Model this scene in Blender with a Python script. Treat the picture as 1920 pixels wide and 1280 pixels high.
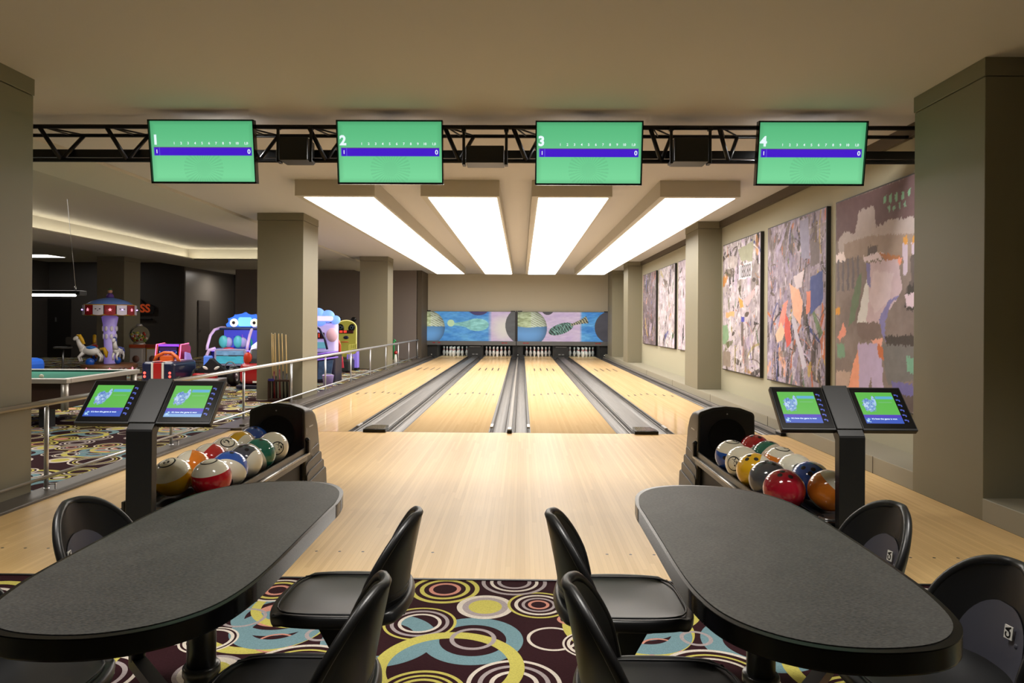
import bpy, bmesh, math, random
import numpy as np
from mathutils import Vector, Matrix, Euler
from math import sin, cos, pi, radians, sqrt, atan2
for o in list(bpy.data.objects): bpy.data.objects.remove(o)
sc = bpy.context.scene
COL = sc.collection
random.seed(7)
# ------------------------------------------------------------------ camera, world, lamps, exposure
F = 1280.0; ROLL = .006; YAW = 18/1280.0; CAMH = 1.353
cd = bpy.data.cameras.new('camera'); cam = bpy.data.objects.new('camera', cd); COL.objects.link(cam)
cd.lens = 24; cd.sensor_width = 36; cd.shift_y = -36/1920.0; cd.clip_start = .05; cd.clip_end = 100
Rv = Vector((cos(YAW), sin(YAW), 0)); Fv = Vector((-sin(YAW), cos(YAW), 0)); Zv = Vector((0, 0, 1))
right = Rv*cos(ROLL)+Zv*sin(ROLL); up = Zv*cos(ROLL)-Rv*sin(ROLL)
mw = Matrix((right, up, -Fv)).transposed().to_4x4(); mw.translation = (0, 0, CAMH)
cam.matrix_world = mw
sc.camera = cam
w = bpy.data.worlds.new('world'); sc.world = w; w.use_nodes = True
w.node_tree.nodes['Background'].inputs[0].default_value = (.9, .85, .8, 1)
w.node_tree.nodes['Background'].inputs[1].default_value = .05
sc.view_settings.view_transform = 'Standard'; sc.view_settings.look = 'None'
sc.view_settings.gamma = 1; sc.view_settings.use_curve_mapping = False
sc.view_settings.exposure = 0.0
PANEL = 6.6; COVE = 12.0
def area(x, y, z, sx, sy, power, col=(1, .93, .84), rot=(0, 0, 0)):
    l = bpy.data.lights.new('lamp', 'AREA'); l.shape = 'RECTANGLE'; l.size = sx; l.size_y = sy
    l.energy = power; l.color = col
    o = bpy.data.objects.new('area_lamp', l); COL.objects.link(o); o.location = (x, y, z); o.rotation_euler = rot
    return o
for x_ in (-2.4, -.1, 2.2):                                                     # added lamps above the view, brightening the seating and near floor
    area(x_, 2.2, 3.17, .9, .5, 28, (1, .96, .9)).data.spread = radians(105)
for x_ in (-2.84, -1.17, .58, 2.53): area(x_, 6.33, 2.98, .5, .08, 48 if abs(x_) > 2 else 25, (1, .97, .92))   # added lamps hidden behind the screens, brightening approach and near column sides
area(-11.1, 26.0, 3.16, .5, .5, 30)                                              # added unseen lamp to lift the dark corridor
area(-6.5, 5.0, 3.1, .6, 1.6, 70, (1, .95, .88)).data.spread = radians(140)     # added overhead fill lamp for the billiard corner
area(-8, 12, 3.5, 2.5, 6, 240, (1, .95, .88)).data.spread = radians(150)        # added lamp below the tray, raising the arcade's ambient light

def P(px, py, Y):
    """true 3-D point at distance Y seen at (px,py) - used to lay things out at their real place"""
    dx = px-960; dy = py-604
    x = (dx*cos(ROLL)+dy*sin(ROLL))/F; z = -(-dx*sin(ROLL)+dy*cos(ROLL))/F
    r = Vector((x*cos(YAW)-sin(YAW), cos(YAW)+x*sin(YAW), z)); t = Y/r.y
    return Vector((r.x*t, Y, CAMH+r.z*t))
# ------------------------------------------------------------------ materials
def S(c):
    return tuple(((v/255)/12.92 if v/255 <= .04045 else ((v/255+.055)/1.055)**2.4) for v in c[:3])
MATS = {}
def mat(name, rgb, rough=.5, metal=0, emit=None, es=0, bump=0, bscale=60, coat=0, var=0, vscale=8, spec=.5):
    if name in MATS: return MATS[name]
    m = bpy.data.materials.new(name); m.use_nodes = True; nt = m.node_tree; b = nt.nodes['Principled BSDF']
    b.inputs['Base Color'].default_value = (*S(rgb), 1); b.inputs['Roughness'].default_value = rough
    b.inputs['Metallic'].default_value = metal; b.inputs['Coat Weight'].default_value = coat
    b.inputs['Specular IOR Level'].default_value = spec
    b.inputs['Coat Roughness'].default_value = .05
    if emit is not None:
        b.inputs['Emission Color'].default_value = (*S(emit), 1); b.inputs['Emission Strength'].default_value = es
    if bump or var:
        tc = nt.nodes.new('ShaderNodeTexCoord'); nz = nt.nodes.new('ShaderNodeTexNoise')
        nt.links.new(tc.outputs['Object'], nz.inputs['Vector'])
        nz.inputs['Scale'].default_value = bscale if bump else vscale; nz.inputs['Detail'].default_value = 4
        if bump:
            bp = nt.nodes.new('ShaderNodeBump'); bp.inputs['Strength'].default_value = bump; bp.inputs['Distance'].default_value = .01
            nt.links.new(nz.outputs['Fac'], bp.inputs['Height']); nt.links.new(bp.outputs['Normal'], b.inputs['Normal'])
        if var:
            n2 = nt.nodes.new('ShaderNodeTexNoise'); n2.inputs['Scale'].default_value = vscale; n2.inputs['Detail'].default_value = 6
            nt.links.new(tc.outputs['Object'], n2.inputs['Vector'])
            mx = nt.nodes.new('ShaderNodeMix'); mx.data_type = 'RGBA'
            c = S(rgb)
            mx.inputs['A'].default_value = (*[v*(1-var) for v in c], 1); mx.inputs['B'].default_value = (*[min(1, v*(1+var)) for v in c], 1)
            nt.links.new(n2.outputs['Fac'], mx.inputs['Factor']); nt.links.new(mx.outputs['Result'], b.inputs['Base Color'])
    MATS[name] = m; return m
class NT:
    def __init__(s, m): s.t = m.node_tree
    def n(s, typ, **kw):
        x = s.t.nodes.new(typ)
        for k, v in kw.items(): setattr(x, k, v)
        return x
    def l(s, a, b): s.t.links.new(a, b)
    def math(s, op, a, b=None, c=None):
        x = s.n('ShaderNodeMath', operation=op)
        for i, v in enumerate((a, b, c)):
            if v is None: continue
            if isinstance(v, (int, float)): x.inputs[i].default_value = v
            else: s.l(v, x.inputs[i])
        return x.outputs[0]
    def mix(s, f, a, b):
        x = s.n('ShaderNodeMix', data_type='RGBA')
        for k, v in (('Factor', f), ('A', a), ('B', b)):
            if isinstance(v, (int, float)): x.inputs[k].default_value = v
            elif isinstance(v, tuple): x.inputs[k].default_value = (*v, 1)
            else: s.l(v, x.inputs[k])
        return x.outputs['Result']
def wood_mat(name, base, dark, light, bw, rough, seedo=0, blen=3.2):
    m = mat(name, base, rough); t = NT(m); b = m.node_tree.nodes['Principled BSDF']
    tc = t.n('ShaderNodeTexCoord'); sx = t.n('ShaderNodeSeparateXYZ'); t.l(tc.outputs['Object'], sx.inputs[0])
    u = t.math('DIVIDE', sx.outputs[0], bw); iu = t.math('FLOOR', u)
    wn = t.n('ShaderNodeTexWhiteNoise', noise_dimensions='1D'); t.l(t.math('ADD', iu, seedo), wn.inputs['W'])
    v = t.math('FLOOR', t.math('ADD', t.math('DIVIDE', sx.outputs[1], blen), t.math('MULTIPLY', wn.outputs['Value'], 7.3)))
    w2 = t.n('ShaderNodeTexWhiteNoise', noise_dimensions='2D'); cb = t.n('ShaderNodeCombineXYZ')
    t.l(iu, cb.inputs[0]); t.l(v, cb.inputs[1]); t.l(cb.outputs[0], w2.inputs['Vector'])
    mp = t.n('ShaderNodeMapping'); mp.inputs['Scale'].default_value = (60, 1.6, 1); t.l(tc.outputs['Object'], mp.inputs['Vector'])
    nz = t.n('ShaderNodeTexNoise'); nz.inputs['Scale'].default_value = 1.5; nz.inputs['Detail'].default_value = 5; t.l(mp.outputs[0], nz.inputs['Vector'])
    g = .28 if 'lane' in name else .5
    f = t.math('ADD', t.math('MULTIPLY', w2.outputs['Value'], .5), t.math('ADD', t.math('MULTIPLY', nz.outputs['Fac'], g), .5*(.5-g)))
    c = t.mix(f, S(dark), S(light))
    fr = t.math('FRACT', u); e = t.math('LESS_THAN', t.math('MINIMUM', fr, t.math('SUBTRACT', 1, fr)), .022)
    c = t.mix(t.math('MULTIPLY', e, .15 if 'lane' in name else .35), c, S((150, 110, 65)))
    t.l(c, b.inputs['Base Color']); return m
M_lane = wood_mat('lane_maple', (215, 180, 128), (196, 166, 122), (216, 188, 145), .027, .13)
M_appr = wood_mat('approach_maple', (215, 180, 128), (204, 167, 108), (230, 196, 137), .027, .38, 31, 2.4)
M_appr.node_tree.nodes['Principled BSDF'].inputs['Specular IOR Level'].default_value = .3
_t = NT(M_lane); _p = M_lane.node_tree.nodes['Principled BSDF']; _p.inputs['Specular IOR Level'].default_value = 0
_g = _t.n('ShaderNodeBsdfGlossy'); _g.inputs['Roughness'].default_value = .07; _g.inputs['Color'].default_value = (.9, .86, .8, 1)   # thin oiled finish over the maple
_m = _t.n('ShaderNodeMixShader'); _m.inputs[0].default_value = .27; _t.l(_p.outputs[0], _m.inputs[1]); _t.l(_g.outputs[0], _m.inputs[2])
_t.l(_m.outputs[0], M_lane.node_tree.nodes['Material Output'].inputs[0])
M_ceil = mat('ceiling_paint', (208, 205, 202), .9)
M_ceil2 = mat('ceiling_paint_cool', (202, 199, 186), .9)
M_box = mat('light_box_paint', (198, 193, 180), .8)
M_column = mat('olive_taupe_paint', (130, 124, 103), .55, bump=.04, bscale=200)
M_columnl = mat('ledge_paint', (150, 145, 128), .5)
M_wallR = mat('beige_plaster', (170, 165, 142), .8, bump=.05, bscale=120)
M_wallB = mat('back_wall_beige', (200, 192, 172), .8)
M_wallD = mat('dark_taupe_wall', (122, 112, 106), .6)
M_wallK = mat('black_brown_wall', (66, 61, 57), .5)
M_trimd = mat('dark_trim', (84, 74, 60), .6)
M_curb = mat('brown_rubber_curb', (82, 75, 68), .4, var=.15, vscale=30)
M_gut = mat('gutter_grey', (96, 92, 88), .38)
M_gutd = mat('gutter_dark', (40, 39, 38), .45)
M_black = mat('black_plastic', (20, 20, 20), .38)
M_blackg = mat('black_gloss', (9, 9, 9), .25, spec=.3)
M_blackm = mat('black_metal', (17, 15, 18), .42, metal=.2)
M_char = mat('charcoal_plastic', (44, 44, 45), .45)
M_chair = mat('chair_black_plastic', (24, 24, 25), .36, bump=.03, bscale=400)
M_pad = mat('chair_pad_grey', (74, 74, 84), .4)
M_chrome = mat('brushed_steel', (206, 207, 210), .3, metal=.75)
M_steel = mat('satin_steel', (170, 172, 174), .35, metal=1)
M_alu = mat('silver_trim', (190, 186, 180), .35, metal=.6)
M_white = mat('white_plastic', (228, 226, 218), .35)
M_red = mat('red_plastic', (178, 22, 28), .3, coat=.5)
M_screenk = mat('screen_bezel', (8, 8, 9), .2)
M_diff = mat('light_diffuser', (255, 250, 242), .6, emit=(255, 250, 243), es=PANEL)
M_cove = mat('cove_strip', (255, 240, 215), .6, emit=(255, 244, 226), es=COVE)
M_tube = mat('tube_light', (255, 255, 255), .6, emit=(255, 252, 245), es=7)
M_wtext = mat('white_print', (240, 245, 255), .5, emit=(225, 245, 255), es=.95)
M_ink = mat('black_print', (18, 16, 18), .4)
# streaked gutter colour (wear along the lane)
t_ = NT(M_gut); b_ = M_gut.node_tree.nodes['Principled BSDF']; tc_ = t_.n('ShaderNodeTexCoord'); mp_ = t_.n('ShaderNodeMapping')
mp_.inputs['Scale'].default_value = (14, .5, 14); t_.l(tc_.outputs['Object'], mp_.inputs['Vector']); nz_ = t_.n('ShaderNodeTexNoise')
nz_.inputs['Scale'].default_value = 3; nz_.inputs['Detail'].default_value = 6; t_.l(mp_.outputs[0], nz_.inputs['Vector'])
t_.l(t_.mix(nz_.outputs['Fac'], S((50, 47, 45)), S((112, 107, 102))), b_.inputs['Base Color'])
# laminate table top: fine speckle and faint swirls
M_lam = mat('grey_laminate', (60, 58, 55), .5); t_ = NT(M_lam); b_ = M_lam.node_tree.nodes['Principled BSDF']; tc_ = t_.n('ShaderNodeTexCoord')
mp_ = t_.n('ShaderNodeMapping'); mp_.inputs['Scale'].default_value = (1, 3, 1); t_.l(tc_.outputs['Object'], mp_.inputs['Vector'])
nz_ = t_.n('ShaderNodeTexNoise'); nz_.inputs['Scale'].default_value = 120; nz_.inputs['Detail'].default_value = 5; t_.l(mp_.outputs[0], nz_.inputs['Vector'])
n2_ = t_.n('ShaderNodeTexNoise'); n2_.inputs['Scale'].default_value = 2.2; n2_.inputs['Detail'].default_value = 3; n2_.inputs['Distortion'].default_value = 2.5
t_.l(tc_.outputs['Object'], n2_.inputs['Vector'])
f_ = t_.math('ADD', t_.math('MULTIPLY', t_.math('SUBTRACT', nz_.outputs['Fac'], .38), 2.6), t_.math('MULTIPLY', t_.math('SUBTRACT', n2_.outputs['Fac'], .35), .55))
f_ = t_.math('MINIMUM', t_.math('MAXIMUM', f_, 0), 1)
t_.l(t_.mix(f_, S((22, 22, 21)), S((74, 72, 68))), b_.inputs['Base Color'])
# carpet: overlapping rings, one repeat tile 1.62 x 1.30 m
def carpet_mat():
    m = mat('ring_carpet', (50, 24, 28), .95, spec=.1); t = NT(m); b = m.node_tree.nodes['Principled BSDF']
    tc = t.n('ShaderNodeTexCoord'); sx = t.n('ShaderNodeSeparateXYZ'); t.l(tc.outputs['Object'], sx.inputs[0])
    TX, TY = 1.62, 1.30
    K = S((48, 22, 27)); Y = S((198, 188, 96)); B = S((116, 148, 156)); Pk = S((206, 142, 124)); W = S((216, 205, 192)); G = S((168, 156, 156))
    def rings(cx, cy, r, stops):      # stops: (fraction of radius where this colour begins going outward, colour or None)
        nonlocal col
        d = []
        for ax, c0, T in ((0, cx, TX), (1, cy, TY)):
            q = t.math('DIVIDE', t.math('SUBTRACT', sx.outputs[ax], c0), T)
            q = t.math('SUBTRACT', q, t.math('ROUND', q)); d.append(t.math('MULTIPLY', q, T/r))
        rr = t.math('SQRT', t.math('ADD', t.math('MULTIPLY', d[0], d[0]), t.math('MULTIPLY', d[1], d[1])))
        cr = t.n('ShaderNodeValToRGB'); cr.color_ramp.interpolation = 'CONSTANT'
        el = cr.color_ramp.elements; pts = [(0, stops[0][1])]+stops[1:]+[(.5, None)] if stops[0][0] == 0 else [(0, None)]+stops+[(.5, None)]
        # radius 1 maps to ramp position .5
        pts = [(p*.5 if i < len(pts)-1 else .5, c) for i, (p, c) in enumerate(pts)]
        while len(el) < len(pts): el.new(.9)
        for e, (p, c) in zip(el, pts):
            e.position = p; e.color = (*(c or K), 1 if c else 0)
        t.l(t.math('MULTIPLY', rr, .5), cr.inputs[0])
        col = t.mix(cr.outputs['Alpha'], col, cr.outputs['Color'])
    col = None
    base = t.n('ShaderNodeRGB'); base.outputs[0].default_value = (*K, 1); col = base.outputs[0]
    for a in (
        (-.60, 2.91, .245, [(.62, B)]),
        (-.20, 2.91, .215, [(.66, B)]),
        (-.38, 3.457, .175, [(.34, Pk), (.46, K), (.60, Y), (.72, K), (.86, Y)]),
        (-.165, 3.25, .135, [(0, Y), (.58, G), (.80, W)]),
        (.09, 3.28, .15, [(.24, Pk), (.34, K), (.44, G), (.54, K), (.66, W), (.78, K), (.90, Y)]),
        (-.45, 3.066, .165, [(.50, W), (.59, K), (.70, G), (.80, K), (.92, Y)]),
        (.14, 2.93, .11, [(.86, W)]),
        (-.02, 2.56, .18, [(.42, W), (.52, K), (.66, G), (.76, K), (.90, W)]),
        (-.28, 2.68, .30, [(.80, Y)]),
        (-.36, 2.48, .17, [(0, Pk), (.42, K), (.54, Y), (.64, K), (.72, Y), (.80, K), (.90, Y)]),
        (-.03, 3.56, .17, [(.40, G), (.52, K), (.64, W), (.74, K), (.88, G)]),
        (-.20, 2.92, .10, [(.80, G)]),
        (-1.14, 3.05, .29, [(.80, Y)]),
        (-1.10, 3.14, .23, [(0, Pk), (.56, K), (.70, B), (.95, K)]),
        (-1.03, 2.86, .085, [(.86, Pk)]),
        (-.86, 2.62, .23, [(.62, W), (.68, K), (.76, Y), (.82, K), (.92, W)]),
        (.55, 3.0, .20, [(.55, B)]),
        (.60, 3.25, .25, [(.82, Y)]),
        (.62, 3.27, .14, [(.50, W), (.66, K), (.84, W)]),
        (.42, 2.62, .13, [(0, Y), (.6, W), (.86, G)]),
        (.40, 3.42, .14, [(0, K), (.32, Pk), (.45, K), (.62, Y), (.76, K), (.88, W)]),
        (-.70, 3.44, .16, [(.44, Y), (.56, K), (.68, W), (.78, K), (.90, Y)]),
        (.22, 3.12, .05, [(.7, Pk)]),
        (.30, 2.88, .12, [(.72, W), (.84, K), (.92, W)]),
        (-.72, 3.20, .09, [(0, W), (.5, K), (.75, Y)]),
        (.36, 3.10, .10, [(.84, G)]),
        (-.86, 2.62+.33, .07, [(.75, G)]),
    ): rings(*a)
    nz = t.n('ShaderNodeTexNoise'); nz.inputs['Scale'].default_value = 190; t.l(tc.outputs['Object'], nz.inputs['Vector'])
    c2 = t.n('ShaderNodeMix', data_type='RGBA', blend_type='MULTIPLY'); c2.inputs['Factor'].default_value = .85
    t.l(col, c2.inputs['A']); t.l(t.mix(nz.outputs['Fac'], (.55, .55, .55), (1.25, 1.25, 1.25)), c2.inputs['B'])
    t.l(c2.outputs['Result'], b.inputs['Base Color'])
    bp = t.n('ShaderNodeBump'); bp.inputs['Strength'].default_value = .35; bp.inputs['Distance'].default_value = .004
    t.l(nz.outputs['Fac'], bp.inputs['Height']); t.l(bp.outputs['Normal'], b.inputs['Normal'])
    return m
M_carpet = carpet_mat()
# ------------------------------------------------------------------ mesh helpers
MI = [0]
def rotm(r): return Euler(r).to_matrix() if r else Matrix.Identity(3)
def bx(bm, c, s, bev=0, rot=None, seg=2, mi=0):
    R = rotm(rot); c = Vector(c)
    vs = [bm.verts.new(c+R @ Vector((sx*s[0]/2, sy*s[1]/2, sz*s[2]/2))) for sx in (-1, 1) for sy in (-1, 1) for sz in (-1, 1)]
    fs = [bm.faces.new([vs[i] for i in q]) for q in ((0, 1, 3, 2), (4, 6, 7, 5), (0, 4, 5, 1), (2, 3, 7, 6), (0, 2, 6, 4), (1, 5, 7, 3))]
    for f in fs: f.material_index = mi
    if bev:
        es = list({e for f in fs for e in f.edges}); bmesh.ops.bevel(bm, geom=es, offset=bev, segments=seg, affect='EDGES', profile=.5)
    return bm
def bb(bm, x0, x1, y0, y1, z0, z1, bev=0, mi=0):
    return bx(bm, ((x0+x1)/2, (y0+y1)/2, (z0+z1)/2), (abs(x1-x0), abs(y1-y0), abs(z1-z0)), bev, mi=mi)
def lathe(bm, prof, seg=24, c=(0, 0, 0), rot=None, sx=1, sy=1, mif=None):
    R = rotm(rot); c = Vector(c); rows = []
    for r, z in prof:
        if r < 1e-6: rows.append([bm.verts.new(c+R @ Vector((0, 0, z)))])
        else: rows.append([bm.verts.new(c+R @ Vector((r*sx*cos(2*pi*i/seg), r*sy*sin(2*pi*i/seg), z))) for i in range(seg)])
    for k in range(len(rows)-1):
        a, b = rows[k], rows[k+1]
        for i in range(seg):
            j = (i+1) % seg
            if len(a) == 1 and len(b) == 1: continue
            if len(a) == 1: f = bm.faces.new((a[0], b[i], b[j]))
            elif len(b) == 1: f = bm.faces.new((a[i], a[j], b[0]))
            else: f = bm.faces.new((a[i], a[j], b[j], b[i]))
            f.smooth = True
            if mif: f.material_index = mif(prof[k][1], prof[k+1][1])
    return bm
def cyl(bm, a, b, r, seg=12, r2=None, smooth=True):
    a = Vector(a); b = Vector(b); d = b-a; L = d.length
    q = d.to_track_quat('Z', 'Y').to_euler(); r2 = r if r2 is None else r2
    n0 = len(bm.faces)
    lathe(bm, [(0, 0), (r, 0), (r2, L), (0, L)], seg, a, q)
    return bm
def tube(bm, pts, r, seg=8, closed=False):
    pts = [Vector(p) for p in pts]; n = len(pts); rows = []
    rr = r if isinstance(r, (list, tuple)) else [r]*n
    nrm = None
    for i, p in enumerate(pts):
        if closed: d = (pts[(i+1) % n]-pts[i-1])
        else: d = (pts[min(i+1, n-1)]-pts[max(i-1, 0)])
        d.normalize()
        if nrm is None:
            nrm = d.orthogonal().normalized()
        nrm = (nrm-d*nrm.dot(d)); nrm.normalize(); bn = d.cross(nrm)
        rows.append([bm.verts.new(p+(nrm*cos(2*pi*k/seg)+bn*sin(2*pi*k/seg))*rr[i]) for k in range(seg)])
    m = n if closed else n-1
    for i in range(m):
        a, b = rows[i], rows[(i+1) % n]
        for k in range(seg):
            f = bm.faces.new((a[k], a[(k+1) % seg], b[(k+1) % seg], b[k])); f.smooth = True
    if not closed:
        bm.faces.new(rows[0][::-1]); bm.faces.new(rows[-1])
    return bm
def prism(bm, poly, z0, z1, bev=0, M=None, seg=3, smooth=False):
    """poly in local xy extruded along local z, M a 4x4 placing it"""
    M = M or Matrix.Identity(4)
    lo = [bm.verts.new(M @ Vector((x, y, z0))) for x, y in poly]; hi = [bm.verts.new(M @ Vector((x, y, z1))) for x, y in poly]
    n = len(poly); fl = bm.faces.new(lo[::-1]); fh = bm.faces.new(hi)
    for i in range(n):
        f = bm.faces.new((lo[i], lo[(i+1) % n], hi[(i+1) % n], hi[i])); f.smooth = smooth
    if bev:
        es = list(fl.edges)+list(fh.edges); r = bmesh.ops.bevel(bm, geom=es, offset=bev, segments=seg, affect='EDGES', profile=.5)
        for f in r['faces']: f.smooth = True
    return bm
def sphere(bm, c, r, seg=16, rings=10, s=(1, 1, 1), rot=None):
    prof = [(r*sin(pi*i/rings), -r*cos(pi*i/rings)) for i in range(rings+1)]; prof[0] = (0, -r); prof[-1] = (0, r)
    t = B(); lathe(t, prof, seg); R = rotm(rot); mp = {}
    for v in t.verts: mp[v] = bm.verts.new(Vector(c)+R @ Vector((v.co.x*s[0], v.co.y*s[1], v.co.z*s[2])))
    for f in t.faces: g = bm.faces.new([mp[v] for v in f.verts]); g.smooth = True; g.material_index = MI[0]
    t.free(); return bm
def B(): return bmesh.new()
# frames: XZ plane (facing -Y) and YZ plane helpers
def MXZ(y=0): return Matrix(((1, 0, 0, 0), (0, 0, -1, y), (0, 1, 0, 0), (0, 0, 0, 1)))     # local (x,y,z)->(x, -z+y, y)
def MYZ(x=0): return Matrix(((0, 0, 1, x), (1, 0, 0, 0), (0, 1, 0, 0), (0, 0, 0, 1)))      # local (x,y,z)->(z+x, x, y)
def obj(name, bm, m, parent=None, loc=None, smooth=None):
    me = bpy.data.meshes.new(name); bmesh.ops.recalc_face_normals(bm, faces=bm.faces[:]); bm.to_mesh(me); bm.free()
    for x in (m if isinstance(m, (list, tuple)) else [m]): me.materials.append(x)
    if smooth:
        for p in me.polygons: p.use_smooth = True
    o = bpy.data.objects.new(name, me); COL.objects.link(o)
    if loc: o.location = loc
    if parent: o.parent = parent
    return o
def tag(o, label, cat, group=None):
    o['label'] = label; o['category'] = cat
    if group: o['group'] = group
    return o
def thing(name, label, cat, loc=(0, 0, 0), rz=0, group=None):
    o = bpy.data.objects.new(name, None); COL.objects.link(o); o.location = loc; o.rotation_euler = (0, 0, rz); o.empty_display_size = .1
    return tag(o, label, cat, group)
def struct(name, bm, m, parent=None):
    o = obj(name, bm, m, parent)
    if not parent: o['kind'] = 'structure'
    return o
def kids(o): return [c for c in bpy.data.objects if c.parent is o]
def dup(root, loc, rz=None, label=None, group=None):
    def cp(o, par):
        c = o.copy(); COL.objects.link(c)
        if par is not None: c.parent = par
        for ch in CH.get(o.name, []): cp(ch, c)
        return c
    CH = {}
    for o in bpy.data.objects:
        if o.parent: CH.setdefault(o.parent.name, []).append(o)
    r = cp(root, None); r.location = loc
    if rz is not None: r.rotation_euler = (0, 0, rz)
    if label: r['label'] = label
    if group: r['group'] = group
    return r
def text(name, s, size, m, parent, M, depth=.0006, align='LEFT', fn=None, shear=0, bold=0):
    cu = bpy.data.curves.new('txt', 'FONT'); cu.body = s; cu.size = size; cu.extrude = depth; cu.align_x = align; cu.align_y = 'CENTER'
    cu.shear = shear; cu.offset = bold; cu.resolution_u = 3
    o = bpy.data.objects.new('txt', cu); COL.objects.link(o)
    dg = bpy.context.evaluated_depsgraph_get(); me = bpy.data.meshes.new_from_object(o.evaluated_get(dg))
    bpy.data.objects.remove(o); bpy.data.curves.remove(cu)
    me.transform(M)
    if fn:
        for v in me.vertices: v.co = fn(v.co)
    me.name = name; me.materials.clear(); me.materials.append(m)
    t = bpy.data.objects.new(name, me); COL.objects.link(t); t.parent = parent; return t
# painted flat print: colours per vertex of a fine grid
def print_mat(name, es=0, rough=.5):
    m = mat(name, (128, 128, 128), rough); t = NT(m); b = m.node_tree.nodes['Principled BSDF']
    a = t.n('ShaderNodeAttribute', attribute_name='Col'); t.l(a.outputs['Color'], b.inputs['Base Color'])
    if es:
        t.l(a.outputs['Color'], b.inputs['Emission Color']); b.inputs['Emission Strength'].default_value = es
        d = t.n('ShaderNodeRGB'); d.outputs[0].default_value = (.01, .01, .01, 1); t.l(d.outputs[0], b.inputs['Base Color'])
    return m
def painted(name, w, h, nx, ny, fn, m, parent, M):
    """grid w x h in local xy (x right, y up, origin bottom-left); fn(U,V)->rgb(0-255) arrays"""
    U, V = np.meshgrid(np.linspace(0, 1, nx), np.linspace(0, 1, ny)); rgb = np.clip(fn(U, V), 0, 255)/255.0
    lin = np.where(rgb <= .04045, rgb/12.92, ((rgb+.055)/1.055)**2.4)
    co = np.stack([U*w, V*h, np.zeros_like(U)], -1).reshape(-1, 3)
    A = np.array(M); co = co @ A[:3, :3].T + A[:3, 3]
    i = np.arange(nx*ny).reshape(ny, nx); q = np.stack([i[:-1, :-1], i[:-1, 1:], i[1:, 1:], i[1:, :-1]], -1).reshape(-1, 4)
    me = bpy.data.meshes.new(name); me.from_pydata(co.tolist(), [], q.tolist())
    ca = me.color_attributes.new('Col', 'FLOAT_COLOR', 'POINT')
    ca.data.foreach_set('color', np.concatenate([lin.reshape(-1, 3), np.ones((nx*ny, 1))], 1).astype(np.float32).ravel())
    me.materials.append(m); o = bpy.data.objects.new(name, me); COL.objects.link(o)
    if parent: o.parent = parent
    return o
M_print = print_mat('canvas_print', 0, .7); M_scr = print_mat('lit_screen', .92, .3); M_mask = print_mat('masking_print', .72, .5)
def pnoise(U, V, sc_, seed, oct=4):
    r = np.random.RandomState(seed); out = np.zeros_like(U); a = 1; tot = 0
    for k in range(oct):
        n = 64; g = r.rand(n, n); x = (U*sc_*2**k) % (n-1); y = (V*sc_*2**k) % (n-1)
        xi = x.astype(int); yi = y.astype(int); fx = x-xi; fy = y-yi; fx = fx*fx*(3-2*fx); fy = fy*fy*(3-2*fy)
        v = (g[yi, xi]*(1-fx)+g[yi, (xi+1) % n]*fx)*(1-fy)+(g[(yi+1) % n, xi]*(1-fx)+g[(yi+1) % n, (xi+1) % n]*fx)*fy
        out += v*a; tot += a; a *= .55
    return out/tot
def inpoly(U, V, poly):
    c = np.zeros(U.shape, bool); n = len(poly)
    for i in range(n):
        x0, y0 = poly[i]; x1, y1 = poly[(i+1) % n]
        if y0 == y1: continue
        c ^= ((y0 > V) != (y1 > V)) & (U < (x1-x0)*(V-y0)/(y1-y0)+x0)
    return c
# ================================================================== ROOM SHELL
CZ = 3.21; WX = 3.63; LX = 3.20
b = B(); bb(b, -3.58, LX, 3.59, 8.36, -.06, 0); floor = struct('floor', b, M_appr)
b = B(); bb(b, -17, 5.2, -6, 3.59, -.06, -.002); bb(b, -17, -3.80, 3.59, 28.5, -.06, -.002); struct('floor.001', b, M_carpet)
b = B(); bb(b, -3.58, LX, 3.575, 3.592, -.03, .003); struct('trim_1', b, M_blackm)
# approach dots
bdot = B(); lathe(bdot, [(0, .0004), (.009, .0004)], 12); d0 = obj('approach_dot', bdot, M_ink, floor)
first = True
for cx in (-2.655, -.925, .645, 2.405):
    for k in range(-3, 4):
        if first: d0.location = (cx+k*.137, 4.0, 0); first = False; continue
        d = d0.copy(); COL.objects.link(d); d.location = (cx+k*.137, 4.0, 0)
# ceiling
b = B()
bb(b, -4.93, 5.2, -6, 26.3, CZ, CZ+.1)
bb(b, -5.93, -4.93, -6, 28.5, CZ-.045, CZ-.03); bb(b, -5.62, -4.93, -6, 28.5, CZ-.03, CZ+.1)
bb(b, -11.64, -5.93, 20.75, 28.5, CZ, CZ+.015); bb(b, -4.93, -3.6, 24, 28.5, CZ+.001, CZ+.1)
bb(b, -11.64, -10.04, -6, 20.75, CZ, CZ+.015); bb(b, -17, -5.93, -6, 2.0, CZ, CZ+.015)
struct('ceiling', b, M_ceil2)
b = B(); bb(b, -4.925, 5.2, -6, 26.3, CZ-.004, CZ+.0); struct('ceiling.001', b, M_ceil)
b = B(); bb(b, -10.4, -5.6, 1.7, 21.1, 3.56, 3.64)                     # raised tray
bb(b, -10.45, -10.36, 1.7, 21.1, CZ+.01, 3.57); bb(b, -5.62, -5.55, 1.7, 21.1, CZ+.01, 3.57)
bb(b, -10.4, -5.6, 21.06, 21.14, CZ+.01, 3.57); bb(b, -10.4, -5.6, 1.66, 1.74, CZ+.01, 3.57)
bb(b, -10.055, -10.035, 2.0, 20.77, CZ, CZ+.035); bb(b, -5.935, -5.915, 2.0, 20.77, CZ-.04, CZ+.02); bb(b, -10.055, -5.915, 20.75, 20.77, CZ, CZ+.035)
struct('ceiling.002', b, mat('tray_dimmed_paint', (176, 172, 156), .9))  # ceiling colour darkened so the tray looks dimmer than the soffit
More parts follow.
